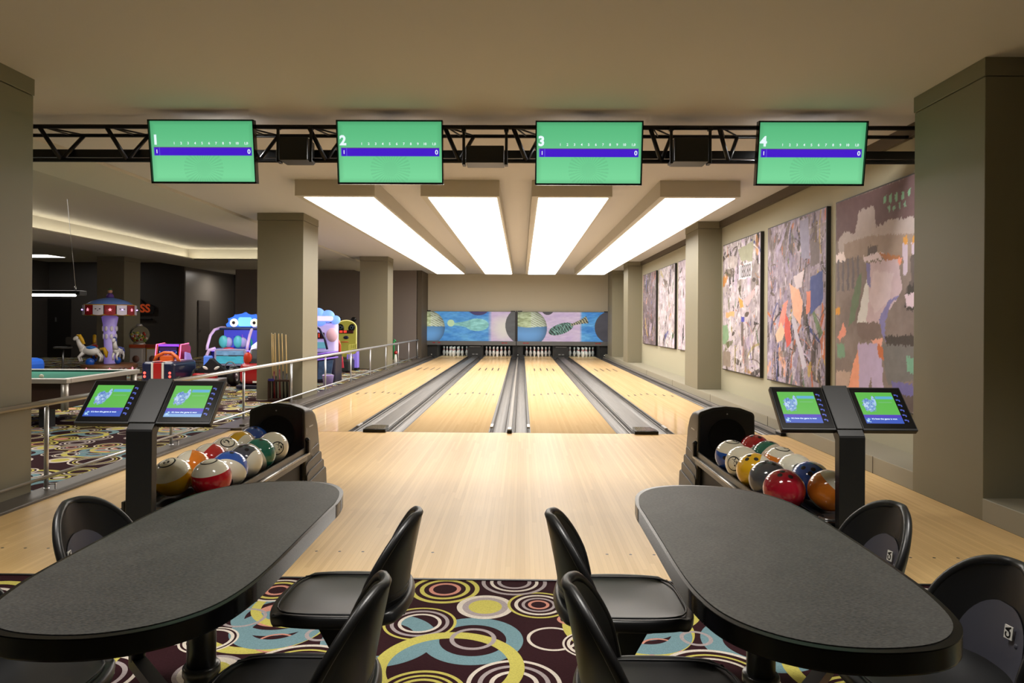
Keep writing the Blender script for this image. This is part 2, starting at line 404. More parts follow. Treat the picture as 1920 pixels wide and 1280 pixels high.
b = B(); bb(b, -17, -11.64, -6, 26.5, 3.42, 3.5); bb(b, -11.66, -11.62, -6, 26.5, CZ, 3.43); struct('ceiling.003', b, M_ceil2)
b = B(); bb(b, -10.24, -10.18, 2.2, 20.90, CZ+.016, CZ+.03); bb(b, -5.80, -5.74, 2.2, 20.90, CZ-.025, CZ+.0); bb(b, -10.2, -5.75, 20.86, 20.92, CZ+.016, CZ+.03)
tag(obj('cove_light', b, M_cove), 'warm hidden light strip glowing inside the recessed ceiling tray over the arcade', 'light')
t = thing('recessed_ceiling_light', 'bright recessed panel light in the ceiling at far left, beyond the hanging tube', 'light', (-15.75, 21.9, 3.42))
b = B(); bx(b, (0, 0, -.01), (1.3, .9, .02)); obj('diffuser', b, M_diff, t); b = B(); bx(b, (0, 0, .0), (1.36, .96, .03)); obj('frame', b, M_white, t)
# walls
b = B(); bb(b, WX, WX+.15, -6, 26.3, 0, CZ); struct('wall_right', b, M_wallR)
b = B(); bb(b, -3.62, WX, 26.3, 26.4, 1.6, CZ); struct('wall_back', b, M_wallB)
b = B(); bb(b, -10.4, -3.78, 24.65, 24.8, -.01, CZ); bb(b, -10.4, -10.25, 24.8, 28.4, -.01, CZ); struct('wall_left', b, M_wallD)
b = B(); bb(b, -3.80, -3.62, 24.65, 26.4, 0, CZ); struct('wall_left.001', b, M_trimd)
b = B(); bb(b, -17, -12.1, 24.3, 24.45, -.01, 3.42); bb(b, -17.1, -17, -6, 24.3, -.01, 3.42)
bb(b, -12.1, -10.3, 28.4, 28.5, -.01, 3.42); struct('wall_left.002', b, M_wallK)
b = B(); bb(b, -12.2, -12.05, 24.3, 28.4, -.01, 3.42); struct('wall_left.003', b, mat('grey_panel_wall', (124, 118, 110), .35))
b = B(); bb(b, -17, 5.2, -6.1, -6, 0, 3.5); struct('wall_front', b, M_wallD)
b = B(); bb(b, -12.04, -12.0, 25.2, 26.1, 0, 2.1); dr = struct('door_1', b, mat('door_grey', (96, 90, 84), .4))
b = B(); bx(b, (-11.98, 25.3, 1.0), (.03, .1, .03)); obj('door_handle', b, M_steel, dr)
p = P(111, 600, 24.28)
b = B(); bb(b, p.x-.42, p.x+.42, 24.24, 24.3, 0, 2.1); dr = struct('door_2', b, mat('door_black', (24, 20, 18), .4))
b = B(); bx(b, (p.x-.08, 24.22, 1.35), (.05, .03, .16)); obj('door_handle', b, M_steel, dr)
# right ledge
b = B(); bb(b, LX, WX, -6, 26.2, 0, .155, .004); struct('trim_2', b, M_columnl)
b = B()
for y in (6.25, 8.9, 11.6, 14.5, 17.5): bb(b, LX-.003, LX, y, y+.006, 0, .155)
struct('trim_2.001', b, M_trimd)
b = B(); bb(b, WX-.05, WX, -6, 26.2, CZ-.125, CZ); struct('trim_3', b, M_trimd)
b = B(); bb(b, LX-.02, LX, 8.36, 26.0, 0, .03); struct('trim_4', b, M_gutd)
# columns
def column(x0, x1, y0, y1, z0, label, cap=1):
    t = thing('column', label, 'column', ((x0+x1)/2, (y0+y1)/2, z0)); hx = (x1-x0)/2; hy = (y1-y0)/2
    b = B(); bb(b, -hx, hx, -hy, hy, 0, CZ-z0-.135, .004); obj('shaft', b, M_column, t)
    b = B(); bb(b, -hx-.006, hx+.006*cap, -hy-.006, hy+.006, CZ-z0-.13, CZ-z0-.004, .003); obj('top_band', b, M_column, t)
column(LX, WX+.1, 4.77, 5.62, .0, 'nearest right-hand taupe column, in front of the largest painting')
column(LX, WX, 12.45, 13.4, .155, 'taupe column between the two groups of paintings on the right wall')
column(LX, WX, 20.65, 21.5, .155, 'narrow-looking taupe column beyond the farthest painting')
column(LX, WX, 24.2, 25.4, .155, 'farthest right column, next to the pinsetter masking unit')
column(-4.6, -3.78, 4.35, 5.22, 0, 'nearest left column at the photo edge, overlapped by the steel railing')
column(-4.54, -3.75, 11.65, 12.5, 0, 'left column with pool cues leaning on it')
column(-4.62, -3.82, 19.4, 20.2, 0, 'left column between the panda basketball game and the dark back wall')
column(-12.4, -11.6, 19.75, 20.6, 0, 'olive column behind the carousel ride')
# left curb
def sweepY(bm, prof, y0, y1, smooth=False):
    a = [bm.verts.new((x, y0, z)) for x, z in prof]; c = [bm.verts.new((x, y1, z)) for x, z in prof]
    for i in range(len(prof)-1):
        f = bm.faces.new((a[i], a[i+1], c[i+1], c[i])); f.smooth = smooth
    return bm
b = B(); bb(b, -3.80, -3.57, 3.59, 8.36, -.03, .022, .006); bb(b, -3.80, -3.44, 8.36, 26.2, -.03, .03, .006); bb(b, -3.53, -3.46, 8.5, 26.2, .02, .055, .01)
struct('trim_5', b, M_curb)
# ================================================================== LANES
LN = [(-3.18, -2.13, 'leftmost lane, beside the railing'), (-1.45, -.40, 'second lane from the left'), (.12, 1.17, 'third lane from the left'), (1.88, 2.93, 'rightmost lane, beside the painted wall')]
YF, YE = 8.36, 27.75
M_dot = mat('dark_inlay', (46, 30, 20), .6)
def tri(bm, x, y, w, l): 
    v = [bm.verts.new(q) for q in ((x-w/2, y, .0015), (x+w/2, y, .0015), (x, y+l, .0015))]; bm.faces.new(v)
for i, (x0, x1, lb) in enumerate(LN):
    cx = (x0+x1)/2; t = thing('bowling_lane', 'pale maple bowling lane, the '+lb, 'lane', (cx, YF, 0), 0)
    b = B(); bb(b, -(x1-x0)/2, (x1-x0)/2, 0, YE-YF, -.08, 0); obj('playing_surface', b, M_lane, t)
    for k in range(-3, 4):
        b = B(); tri(b, k*.135, 4.60-abs(k)*.11, .045, .30); obj('aiming_arrow', b, M_dot, t)
    for k, (dx, dy) in enumerate(((-.36, 11.2), (-.12, 12.2), (.13, 12.2), (.36, 11.2))):
        b = B(); bx(b, (dx*.75, dy-.9+.9*(k in (0, 3)), .0015), (.034, 1.0, .001)); obj('range_marker', b, M_dot, t)
    b = B(); bb(b, -(x1-x0)/2, (x1-x0)/2, -.015, 0, -.02, .0008); obj('foul_line', b, mat('foul_brown', (150, 115, 75), .4), t)
    b = B(); bb(b, -(x1-x0)/2, (x1-x0)/2, 17.70, 17.74, -.02, .0012); obj('tail_strip', b, mat('tail_orange', (150, 95, 30), .4), t)
GW = .225
def gutter(x0, x1, label):
    t = thing('gutter_channel', label, 'gutter', ((x0+x1)/2, YF, 0)); w = (x1-x0)/2
    pr = [(-w, .001), (-w+.012, .0), (-w+.018, -.03)]+[(-(w-.03)*cos(pi*k/10), -.035-.045*sin(pi*k/10)) for k in range(11)]+[(w-.018, -.03), (w-.012, 0), (w, .001)]
    b = B(); sweepY(b, pr, .004, 18.2, True); o = obj('trough', b, M_gut, t)
    for f in o.data.polygons: f.use_smooth = False
    b = B(); bb(b, -w, -w+.014, .004, 18.2, -.09, .002); bb(b, w-.014, w, .004, 18.2, -.09, .002); obj('edge_lip', b, M_gutd, t)
gs = [(-3.42, -3.18, 'outer grey gutter along the railing side'), (-2.13, -1.91, 'grey gutter on the right side of the leftmost lane'), (-1.67, -1.45, 'grey gutter on the left side of the second lane'),
      (-.40, -.165, 'grey gutter on the right side of the second lane'), (-.115, .12, 'grey gutter on the left side of the third lane'), (1.17, 1.40, 'grey gutter on the right side of the third lane'),
      (1.65, 1.88, 'grey gutter on the left side of the rightmost lane'), (2.93, 3.13, 'outer grey gutter along the painted wall')]
for g in gs: gutter(*g)
def cap(x0, x1, label, wide, y0=YF-.06):
    t = thing('division_capping', label, 'lane divider', ((x0+x1)/2, y0, 0)); w = (x1-x0)/2
    b = B(); sweepY(b, [(-w, -.08), (-w, .012), (-w*.85, .028), (w*.85, .028), (w, .012), (w, -.08)], .02, 18.0); obj('cover', b, M_gut if wide else mat('divider_grey', (120, 114, 108), .4), t)
    b = B(); poly = [(-w*1.15, .0), (w*1.15, .0), (w*1.15, .16), (w*.9, .36 if wide else .2), (-w*.9, .36 if wide else .2), (-w*1.15, .16)]
    prism(b, poly, 0, .04, .006); obj('end_cap', b, M_blackg, t)
    b = B(); poly = [(x*.8, .02+y*.85) for x, y in poly]; prism(b, poly, .04, .044 if wide else .05, .001); obj('badge_plate', b, M_alu if not wide else mat('smoked_plate', (120, 112, 100), .15, metal=.5), t)
cap(-1.91, -1.67, 'wide grey ball-return cover between the left pair of lanes, dark rounded end cap', 1)
cap(-.165, -.115, 'thin grey divider between the two middle lanes, small black end cap', 0)
cap(1.40, 1.65, 'wide grey ball-return cover between the right pair of lanes, dark rounded end cap', 1)
cap(3.13, 3.185, 'slim dark divider against the painted wall with black foot', 0, YF-.1)
def bumper(x, label):
    t = thing('bumper_rail', label, 'bumper rail', (x, YF+.35, 0))
    b = B(); bb(b, -.012, .012, 0, 17.2, .002, .016, .003); obj('rail', b, M_gutd, t)
    b = B(); bb(b, -.018, .018, -.02, .22, .002, .024, .004); obj('end_tip', b, M_alu, t)
for x, lb in ((-2.09, 'folded bumper rail right of the leftmost lane'), (-.375, 'folded bumper rail right of the second lane'), (.095, 'folded bumper rail left of the third lane'), (1.845, 'folded bumper rail left of the rightmost lane')): bumper(x, lb)
# ------------------------------------------------------------------ pit and masking
MY = 26.1
b = B()
bb(b, -3.62, 3.4, 28.2, 28.3, 0, 1.7); bb(b, -3.62, 3.4, 26.2, 28.2, .91, 1.0); tag(obj('pit_backdrop', b, mat('pit_black', (14, 18, 16), .7)), 'black backdrop behind all the pins under the masking panels', 'backdrop')
for x0, x1, lb in ((-3.68, -3.24, 'dark side panel of the pinsetter at far left'), (-2.07, -1.51, 'dark panel between the pins of the two left lanes'), (-.34, .06, 'dark panel between the pins of the two middle lanes'), (1.23, 1.82, 'dark panel between the pins of the two right lanes'), (2.99, 3.38, 'dark side panel of the pinsetter at far right')):
    t = thing('pinsetter_panel', lb, 'machine panel', ((x0+x1)/2, 26.25, 0)); w = (x1-x0)/2
    b = B(); bb(b, -w, w, 0, 1.7, .0, .9); obj('housing', b, mat('pit_panel', (20, 21, 21), .5), t)
    if 1.0 > w*2 > .5:
        b = B(); bx(b, (0, -.006, .41), (.42, .01, .012)); obj('trim_line', b, M_steel, t)
        b = B(); bx(b, (-.06, -.006, .12), (.09, .01, .04)); bx(b, (.07, -.006, .12), (.09, .01, .04)); obj('label_plate', b, mat('label_grey', (120, 120, 120), .5), t)
    elif w*2 < .45:
        b = B(); sphere(b, (0, -.01, .10), .022, 10, 8); obj('sensor_eye', b, M_white, t)
def mask_paint(k):
    def f(U, V):
        W, Hh = 3.4, 1.12; X = U*W; Yy = V*Hh; n = pnoise(U, V, 9, 3+k)[..., None]; n2 = pnoise(U, V, 22, 9+k)[..., None]
        blue = np.array((38, 120, 205.))*(1-n)+np.array((120, 195, 235.))*n; blue = blue+(n2-.5)*50
        lil = np.array((205, 175, 215.))*(1-n)+np.array((238, 214, 226.))*n+(n2-.5)*24
        def m(x): return np.clip(x, 0, 1)[..., None]
        if k == 0:
            c = blue+(lil-blue)*m((X-2.35)/.16)
            cr = np.array((242, 232, 215.)); c = c+(cr-c)*m(1-((X-3.0)**2+(Yy-.5)**2)/.35)
            e = ((X-1.95)/.45)**2+((Yy-.62)/.24)**2; pin = np.array((150, 215, 205.))+(n2-.5)*90
            c = np.where((e < 1)[..., None], pin, c)
            c = np.where(((X > 1.0) & (X < 1.7) & (abs(Yy-.64) < .05+.12*((X-1.0)/.7)**2))[..., None], pin*.92, c)
            c = np.where(((X-.95)**2+(Yy-.68)**2 < .018)[..., None], np.array((205, 232, 180.)), c)
            c = np.where(((X-2.0)**2+(Yy-1.5)**2 < .52**2)[..., None], np.array((62, 50, 105.)), c)
            g = np.array((92, 92, 92.)); c = np.where(((X-3.75)**2+(Yy-.6)**2 < .72**2)[..., None], g+(n-.5)*20, c)
            bc, br = (.06, .5), .66
        else:
            c = lil+(blue-lil)*m((X-2.32)/.1)
            a = .33; x = (X-1.62)*cos(a)+(Yy-.48)*sin(a); y = -(X-1.62)*sin(a)+(Yy-.48)*cos(a)
            st = (np.sin(x*70+y*30+n[..., 0]*14) > .1)[..., None]
            pin = np.where(st, np.array((40, 62, 60.)), np.array((120, 165, 150.)))+(n2-.5)*120
            c = np.where(((x/.48)**2+(y/.2)**2 < 1)[..., None], pin, c)
            c = np.where(((x > .4) & (x < 1.05) & (abs(y-.02) < .045+.1*((x-.4)/.65)**2))[..., None], np.where(st, np.array((50, 60, 62.)), np.array((190, 180, 140.))), c)
            c = np.where(((X-1.12)**2+(Yy-1.25)**2 < .24**2)[..., None], np.array((70, 66, 72.)), c)
            g = np.array((70, 68, 76.)); c = np.where(((X-3.5)**2+(Yy-.55)**2 < .62**2)[..., None], g+(n-.5)*20, c)
            bc, br = (.38, .5), .72
        r = np.sqrt((X-bc[0])**2+(Yy-bc[1])**2)/br
        ball = np.array((60, 100, 130.))+(np.array((110, 170, 225.))-np.array((60, 100, 130.)))*np.clip(1.1-abs(Yy-.2)*1.2, 0, 1)[..., None]
        top = np.array((190, 200, 150.))+(n2-.5)*160; ws = (np.sin((X*1.2+Yy*2.2)*34) > .3)[..., None]
        top = np.where(ws & (X > bc[0]+.12)[..., None], np.array((238, 238, 225.)), top)
        ball = np.where((Yy > .55+.1*(n[..., 0]-.5))[..., None], top, ball)*(1-.35*np.clip(r, 0, 1)**4)[..., None]
        return np.where((r < 1)[..., None], ball, c)
    return f
for k, (x0, x1, lb) in enumerate(((-3.70, -.21, 'left masking panel over the pins, printed with a blue ball and pale pin'), (-.19, 3.36, 'right masking panel over the pins, printed with a ball and a dark striped pin'))):
    t = thing('masking_unit', lb, 'masking panel', (x0, MY, 0)); W = x1-x0
    b = B(); bb(b, 0, W, 0, .06, .62, 1.76); obj('backing', b, M_black, t)
    painted('picture', W-.08, 1.12, 300, 100, mask_paint(k), M_mask, t, Matrix.Translation((.04, -.004, .63)) @ Matrix(((1, 0, 0, 0), (0, 0, -1, 0), (0, 1, 0, 0), (0, 0, 0, 1))))
    b = B(); bb(b, .0, W, -.03, .06, .47, .63, .008); ba = obj('lower_band', b, mat('band_grey', (98, 98, 98), .4), t)
    for q in ((.35, .55) if k == 0 else (.3, .42)) + (W-.5, W-.38):
        b = B(); bx(b, (q, -.033, .56), (.10, .006, .035)); obj('badge', b, mat('badge_red', (150, 40, 44), .5), ba)
    for q in (.12, W-.12):
        b = B(); bx(b, (q, .03, 1.775), (.18, .1, .035)); obj('bracket', b, M_black, t)
b = B(); bb(b, -.215, -.18, MY-.04, MY+.06, .0, 1.8); tag(obj('masking_post', b, M_blackm), 'black upright post between the two masking panels', 'post')
# pins
pin_prof = [(0, 0), (.025, 0), (.026, .006), (.036, .05), (.0495, .09), (.0605, .114), (.0575, .16), (.045, .20), (.031, .24), (.0232, .262), (.0228, .275), (.0232, .284), (.0262, .30), (.0320, .335), (.0322, .350), (.028, .368), (.018, .379), (0, .381)]
b = B(); lathe(b, pin_prof, 18, mif=lambda z0, z1: 1 if (z0, z1) in ((.24, .262), (.275, .284)) else 0)
pin0 = obj('bowling_pin', b, [mat('pin_white', (235, 233, 230), .25, emit=(235, 233, 230), es=0), mat('pin_red', (190, 20, 30), .4)])
used = False
rowpos = [['head pin at the front'], ['second row, left', 'second row, right'], ['third row, left', 'third row, middle', 'third row, right'], ['back row, far left', 'back row, inner left', 'back row, inner right', 'back row, far right']]
ord_ = ['leftmost', 'second', 'third', 'rightmost']
for i, (x0, x1, lb) in enumerate(LN):
    cx = (x0+x1)/2+(0, -.02, .02, 0)[i]
    for r in range(4):
        for c in range(r+1):
            o = pin0 if not used else pin0.copy()
            if used: COL.objects.link(o)
            used = True
            o.location = (cx+(c-r/2)*.3048, 26.62+r*.264, .0)
            tag(o, 'white pin with red neck rings in the %s lane, %s' % (ord_[i], rowpos[r][c]), 'bowling pin', 'bowling pins at the end of the lanes')
    area(cx, 26.55, .88, 1.0, .6, 8, (1, .97, .9) if i in (1, 2) else (.9, 1, .95), (radians(8), 0, 0))
# ================================================================== CEILING LIGHT BOXES
for k, (x0, x1, lb) in enumerate(((-2.98, -1.93, 'leftmost long glowing ceiling light box'), (-1.33, -.30, 'second long glowing ceiling light box from the left'), (.125, 1.17, 'third long glowing ceiling light box from the left'), (1.79, 2.83, 'rightmost long glowing ceiling light box'))):
    t = thing('ceiling_light_box', lb+' running above the lanes', 'light', ((x0+x1)/2, 8.9, CZ)); w = (x1-x0)/2
    b = B(); bb(b, -w, w, 0, 14.4, -.215, -.004); obj('housing', b, M_box, t)
    b = B(); bb(b, -w+.09, w-.04, .10, 14.36, -.221, -.2155); obj('diffuser', b, M_diff, t)
# ================================================================== PAINTINGS
def art_random(seed, base, pal, strokes, dens, vert=.5):
    rs = np.random.RandomState(seed)
    def f(U, V):
        asp = 1.15; c = np.zeros(U.shape+(3,)); c[:] = base; n = pnoise(U, V*asp, 7, seed)[..., None]; n2 = pnoise(U*1.0, V*asp, 26, seed+5)[..., None]; n3 = pnoise(U*5, V*1.4, 9, seed+9)[..., None]
        c += (n-.5)*60+(n3-.5)*50
        neutral = pal[:8]; accent = pal[8:]
        for s in range(strokes):
            col = np.array(neutral[rs.randint(len(neutral))] if rs.rand() < .80 else accent[rs.randint(len(accent))], float)+rs.randn()*9
            cx, cy = rs.rand(), rs.rand(); L = .015+rs.rand()**2.6*.13; w_ = L*(.08+rs.rand()*.45)
            if rs.rand() < vert: a = pi/2+rs.randn()*.16
            else: a = rs.choice([1.0, -.6, .4, 2.2])+rs.randn()*.3
            if abs(cy-dens) < .2: L *= .5; w_ *= .5
            x = (U-cx)*cos(a)+(V-cy)*asp*sin(a); y = -(U-cx)*sin(a)+(V-cy)*asp*cos(a)
            typ = rs.randint(4); wv = (n2[..., 0]-.5)*.6
            if typ == 0: mk = (abs(x) < L) & (abs(y) < w_*(1-.6*x/L+wv)*.5)
            elif typ == 1: mk = ((x/L)**2+(y/w_)**2) < 1+wv
            else: mk = (abs(x) < L*1.3) & (abs(y+.15*x*x/L) < w_*(.22+wv*.2))
            al = .55+.45*rs.rand(); c[mk] = c[mk]*(1-al)+col*al
        return ((c+(n2-.5)*56)-150)*1.12+(108 if base[0] > 200 else 132)
    return f
palA = [(226, 216, 226), (236, 230, 232), (214, 200, 222), (120, 108, 98), (84, 76, 72), (178, 168, 168), (240, 236, 236), (206, 196, 196), (150, 152, 124), (120, 150, 118), (222, 160, 90), (226, 160, 150), (70, 74, 150), (196, 182, 120), (60, 54, 54)]
palB = [(186, 174, 198), (124, 112, 108), (88, 80, 80), (172, 160, 182), (146, 136, 134), (206, 196, 208), (160, 150, 176), (110, 98, 96), (222, 150, 130), (228, 176, 150), (70, 82, 140), (196, 114, 76), (110, 140, 100), (200, 170, 80), (52, 48, 52)]
A1f = art_random(11, (214, 204, 212), palA, 620, .5, .4)
A2f0 = art_random(23, (168, 156, 170), palB, 1000, .62, .6)
def poly_over(f0, polys):
    def f(U, V):
        c = f0(U, V); n2 = pnoise(U, V*1.2, 26, 77)[..., None]; jx = (pnoise(U, V, 14, 5)-.5)*.035; jy = (pnoise(U, V, 14, 6)-.5)*.03
        for p in polys:
            col, pts = p; c = np.where(inpoly(U+jx, V+jy, pts)[..., None], np.array(col, float)+(n2-.5)*22, c)
        return c
    return f
A2f = poly_over(A2f0, [((232, 178, 152), [(.42, .62), (.5, .42), (.62, .36), (.66, .5), (.58, .58), (.5, .6)]), ((226, 140, 128), [(.22, .36), (.32, .5), (.4, .52), (.36, .4), (.28, .3)]), ((236, 188, 160), [(.16, .3), (.28, .38), (.36, .32), (.3, .27), (.2, .25)]),
    ((208, 86, 78), [(.36, .44), (.44, .38), (.46, .26), (.38, .22), (.34, .34)]), ((66, 80, 142), [(.78, .64), (.96, .66), (.96, .5), (.8, .42), (.76, .5)]), ((214, 200, 208), [(.5, .66), (.68, .68), (.64, .58), (.54, .58)]), ((196, 190, 206), [(.46, .4), (.52, .4), (.72, .12), (.66, .1)]),
    ((150, 146, 172), [(.6, .98), (.74, .98), (.76, .74), (.62, .76)]), ((118, 106, 110), [(.76, .86), (.9, .82), (.92, .7), (.78, .7)]), ((220, 134, 112), [(.7, .55), (.78, .56), (.78, .44), (.72, .42)])])
A1f2 = poly_over(A1f, [((158, 158, 136), [(.45, .93), (.85, .96), (.82, .82), (.5, .84)]), ((228, 216, 226), [(.46, .8), (.8, .82), (.8, .7), (.46, .7)]), ((222, 150, 70), [(.46, .58), (.56, .54), (.6, .48), (.5, .49)]), ((232, 166, 170), [(.62, .54), (.86, .62), (.86, .58), (.7, .5)]),
    ((128, 158, 124), [(0, .36), (.14, .36), (.2, .26), (.1, .2), (0, .2)]), ((100, 88, 84), [(.54, .4), (.6, .4), (.6, .2), (.54, .2)]), ((60, 64, 160), [(.54, .42), (.62, .42), (.62, .38), (.54, .38)]), ((138, 124, 112), [(.02, .14), (.24, .14), (.24, .02), (.02, .03)]), ((232, 160, 110), [(.1, .46), (.36, .46), (.34, .42), (.1, .42)])])
def A3f(U, V):
    n = pnoise(U, V*1.2, 6, 41)[..., None]; n2 = pnoise(U, V*1.2, 30, 43)[..., None]; c = np.zeros(U.shape+(3,)); c[:] = (128, 114, 110); c += (n-.5)*46
    ju = (pnoise(U, V, 24, 47)-.5)*.03; jv = (pnoise(U*3, V, 30, 49)-.5)*.03; A, Bv = U+ju, V+jv
    def q(col, pts):
        nonlocal c; c = np.where(inpoly(A, Bv, pts)[..., None], np.array(col, float), c)
    q((98, 74, 78), [(0, 1), (1, 1), (1, .86), (.86, .85), (.8, .79), (.6, .83), (.46, .80), (.44, .86), (.28, .86), (.26, .80), (.1, .82), (0, .80)])
    q((170, 158, 158), [(.02, .8), (.1, .84), (.24, .82), (.28, .92), (.44, .93), (.46, .82), (.62, .84), (.84, .82), (.9, .72), (.6, .70), (.3, .73), (.06, .70)])
    q((150, 132, 122), [(.1, .78), (.4, .79), (.85, .75), (.8, .66), (.5, .69), (.1, .7)]); q((228, 214, 216), [(.0, .73), (.1, .74), (.12, .69), (.0, .69)])
    q((86, 72, 70), [(.38, .74), (.48, .74), (.48, .69), (.38, .69)]); q((214, 200, 212), [(.34, .7), (.54, .7), (.56, .67), (.34, .67)])
    q((170, 112, 70), [(.5, .7), (.7, .67), (.72, .63), (.56, .65)]); q((226, 150, 128), [(.56, .66), (.72, .66), (.7, .63), (.58, .63)])
    for k in range(5): q((104, 96, 104), [(.02+k*.06, .70), (.04+k*.06, .70), (.05+k*.06, .54), (.02+k*.06, .54)])
    for k in range(3): q((196, 182, 204), [(.72+k*.08, .72), (.77+k*.08, .74), (.77+k*.08, .60), (.73+k*.08, .57)]); q((206, 150, 70), [(.73+k*.08, .745), (.77+k*.08, .745), (.765+k*.08, .71), (.735+k*.08, .71)])
    q((98, 118, 92), [(.26, .6), (.32, .62), (.3, .5), (.22, .38), (.16, .36), (.2, .48)]); q((196, 176, 190), [(.4, .66), (.68, .66), (.72, .52), (.62, .44), (.5, .38), (.34, .36), (.26, .38), (.36, .55)])
    q((206, 190, 202), [(.44, .62), (.64, .6), (.6, .48), (.46, .42), (.4, .5)]); q((216, 216, 220), [(.38, .6), (.4, .5), (.36, .37), (.26, .38), (.3, .46)]); q((120, 116, 176), [(.36, .66), (.4, .66), (.41, .54), (.38, .56)]); q((126, 122, 182), [(.7, .5), (.62, .46), (.56, .38), (.58, .28), (.54, .32), (.5, .4), (.6, .48)])
    q((92, 82, 80), [(.8, .66), (.98, .68), (1, .44), (.86, .42), (.74, .5), (.8, .56)]); q((52, 46, 42), [(.78, .54), (.9, .54), (.86, .42), (.74, .44)]); q((210, 190, 206), [(.74, .5), (.86, .5), (.84, .44), (.76, .45)])
    q((118, 100, 96), [(.26, .38), (.5, .38), (.54, .32), (.4, .29), (.28, .31)]); q((58, 48, 42), [(.56, .32), (.96, .33), (.96, .27), (.7, .28), (.58, .28)]); q((226, 166, 150), [(.42, .3), (.54, .31), (.52, .26), (.44, .27)])
    q((108, 106, 106), [(.54, .28), (.9, .28), (.84, .14), (.6, .10), (.54, .2)]); q((110, 104, 164), [(.86, .28), (1, .28), (1, .20), (.86, .20)]); q((112, 164, 140), [(.76, .24), (.84, .23), (.84, .16), (.77, .17)]); q((160, 150, 150), [(.84, .22), (.92, .2), (.88, .16), (.84, .17)])
    q((184, 168, 206), [(.28, .28), (.5, .28), (.54, .16), (.56, .0), (.46, .0), (.42, .12), (.36, .0), (.3, .0), (.26, .16)]); q((232, 158, 128), [(.24, .2), (.28, .24), (.3, .08), (.3, 0), (.12, 0), (.18, .08)]); q((190, 104, 56), [(.48, .28), (.54, .27), (.55, .2), (.51, .22)])
    q((112, 150, 124), [(.02, .27), (.12, .27), (.12, .2), (.02, .2)]); q((176, 152, 140), [(.02, .13), (.2, .14), (.14, .0), (.0, 0)]); q((228, 150, 130), [(.02, .3), (.1, .38), (.14, .33), (.06, .28)])
    q((104, 98, 158), [(.62, .12), (.9, .12), (.88, .04), (.64, .05)]); q((86, 72, 70), [(.62, .06), (1, .08), (1, 0), (.6, 0)]); q((214, 152, 50), [(.0, .45), (.06, .46), (.06, .42), (.0, .42)])
    q((92, 88, 86), [(.82, .96), (.94, .98), (1, .9), (1, .76), (.86, .8)]); q((120, 164, 140), [(.84, .88), (.98, .87), (.96, .83), (.86, .84)]); q((206, 160, 60), [(.88, .79), (.98, .78), (.96, .76), (.88, .77)])
    for k in range(5): q((120, 170, 140), [(.54+k*.055, .945-k*.001), (.565+k*.055, .95), (.57+k*.055, .915), (.55+k*.055, .912)])
    for k in range(4): q((120, 160, 136), [(.58+k*.05, .895), (.60+k*.05, .90), (.61+k*.05, .875), (.59+k*.05, .87)])
    return c*1.07+(n2-.5)*16
def painting(y0, y1, z0, z1, f, nx, ny, label):
    t = thing('painting', label, 'painting', (WX, y1, z0)); L = y1-y0; Hh = z1-z0
    b = B(); bx(b, (-.028, -L/2, Hh/2), (.05, L, Hh), .003); obj('stretcher_frame', b, mat('frame_black', (24, 20, 18), .5), t)
    CAN = Matrix(((0, 0, -1, -.055), (-1, 0, 0, -.015), (0, 1, 0, .015), (0, 0, 0, 1)))
    # local x -> -Y (from far end to near end), y -> Z
    painted('canvas', L-.03, Hh-.03, nx, ny, f, M_print, t, CAN)
    return t, CAN
painting(5.93, 7.84, .53, 2.74, A3f, 150, 300, 'largest-looking painting, maroon sky and pale figure, behind the nearest right column')
painting(8.07, 9.99, .54, 2.74, A2f, 130, 240, 'dense lilac abstract painting with peach shapes and blue patch, second from the near column')
pa, CAN = painting(10.28, 12.2, .54, 2.74, A1f2, 110, 220, 'pale abstract painting with black letter-like marks and green patches, right after the middle column')
text('painted_digits', '188088', .30, M_ink, pa, CAN @ Matrix.Translation((.92, 1.63, .002)) @ Matrix.Diagonal((.62, 1, 1, 1)), depth=.0006)
painting(13.75, 15.68, .75, 2.76, art_random(61, (216, 204, 216), palA, 260, .4), 60, 90, 'abstract canvas almost hidden behind the middle right column')
painting(16.0, 17.93, .75, 2.76, art_random(71, (212, 204, 212), palA, 420, .5), 70, 110, 'pale lilac and green abstract canvas, middle of the far group')
painting(18.24, 20.2, .75, 2.76, art_random(81, (128, 116, 122), palB, 420, .5, .7), 60, 110, 'darker grey abstract canvas, farthest painting on the right wall')
# ================================================================== TRUSS AND SCREENS
TY, TY2 = 6.14, 6.40
t = thing('overhead_truss', 'black triangular truss spanning the room below the ceiling, carrying the score screens', 'truss', (0, TY, 2.8))
X0, X1 = -5.2, 3.62
for nm, y, z, r in (('top_chord', 0, .305, .021), ('top_chord', TY2-TY, .295, .018), ('bottom_chord', .12, .03, .020)):
    b = B(); cyl(b, (X0, y, z), (X1, y, z), r, 12); obj(nm, b, M_blackm, t)
b = B(); bb(b, X0, X1, .20, .26, .075, .15, .004); obj('cable_tray', b, M_black, t)
x = -4.27; k = 0
while x < 3.6:
    if not (1.45 < x < 1.6 or x > 3.0):
        b = B(); cyl(b, (x-.12, 0, .30), (x, .12, .03), .020, 8); cyl(b, (x+.12, TY2-TY, .29), (x, .12, .03), .018, 8); cyl(b, (x-.10, 0, .305), (x+.13, TY2-TY, .297), .008, 6); cyl(b, (x-.10, 0, .305), (x+.0, TY2-TY, .297), .008, 6)
        obj('brace', b, M_blackm, t)
    x += .615
for dx in (-4.7, 3.57):
    b = B(); cyl(b, (dx, 0.0, .31), (dx, 0.0, .405), .01, 8); obj('ceiling_hanger', b, M_blackm, t)
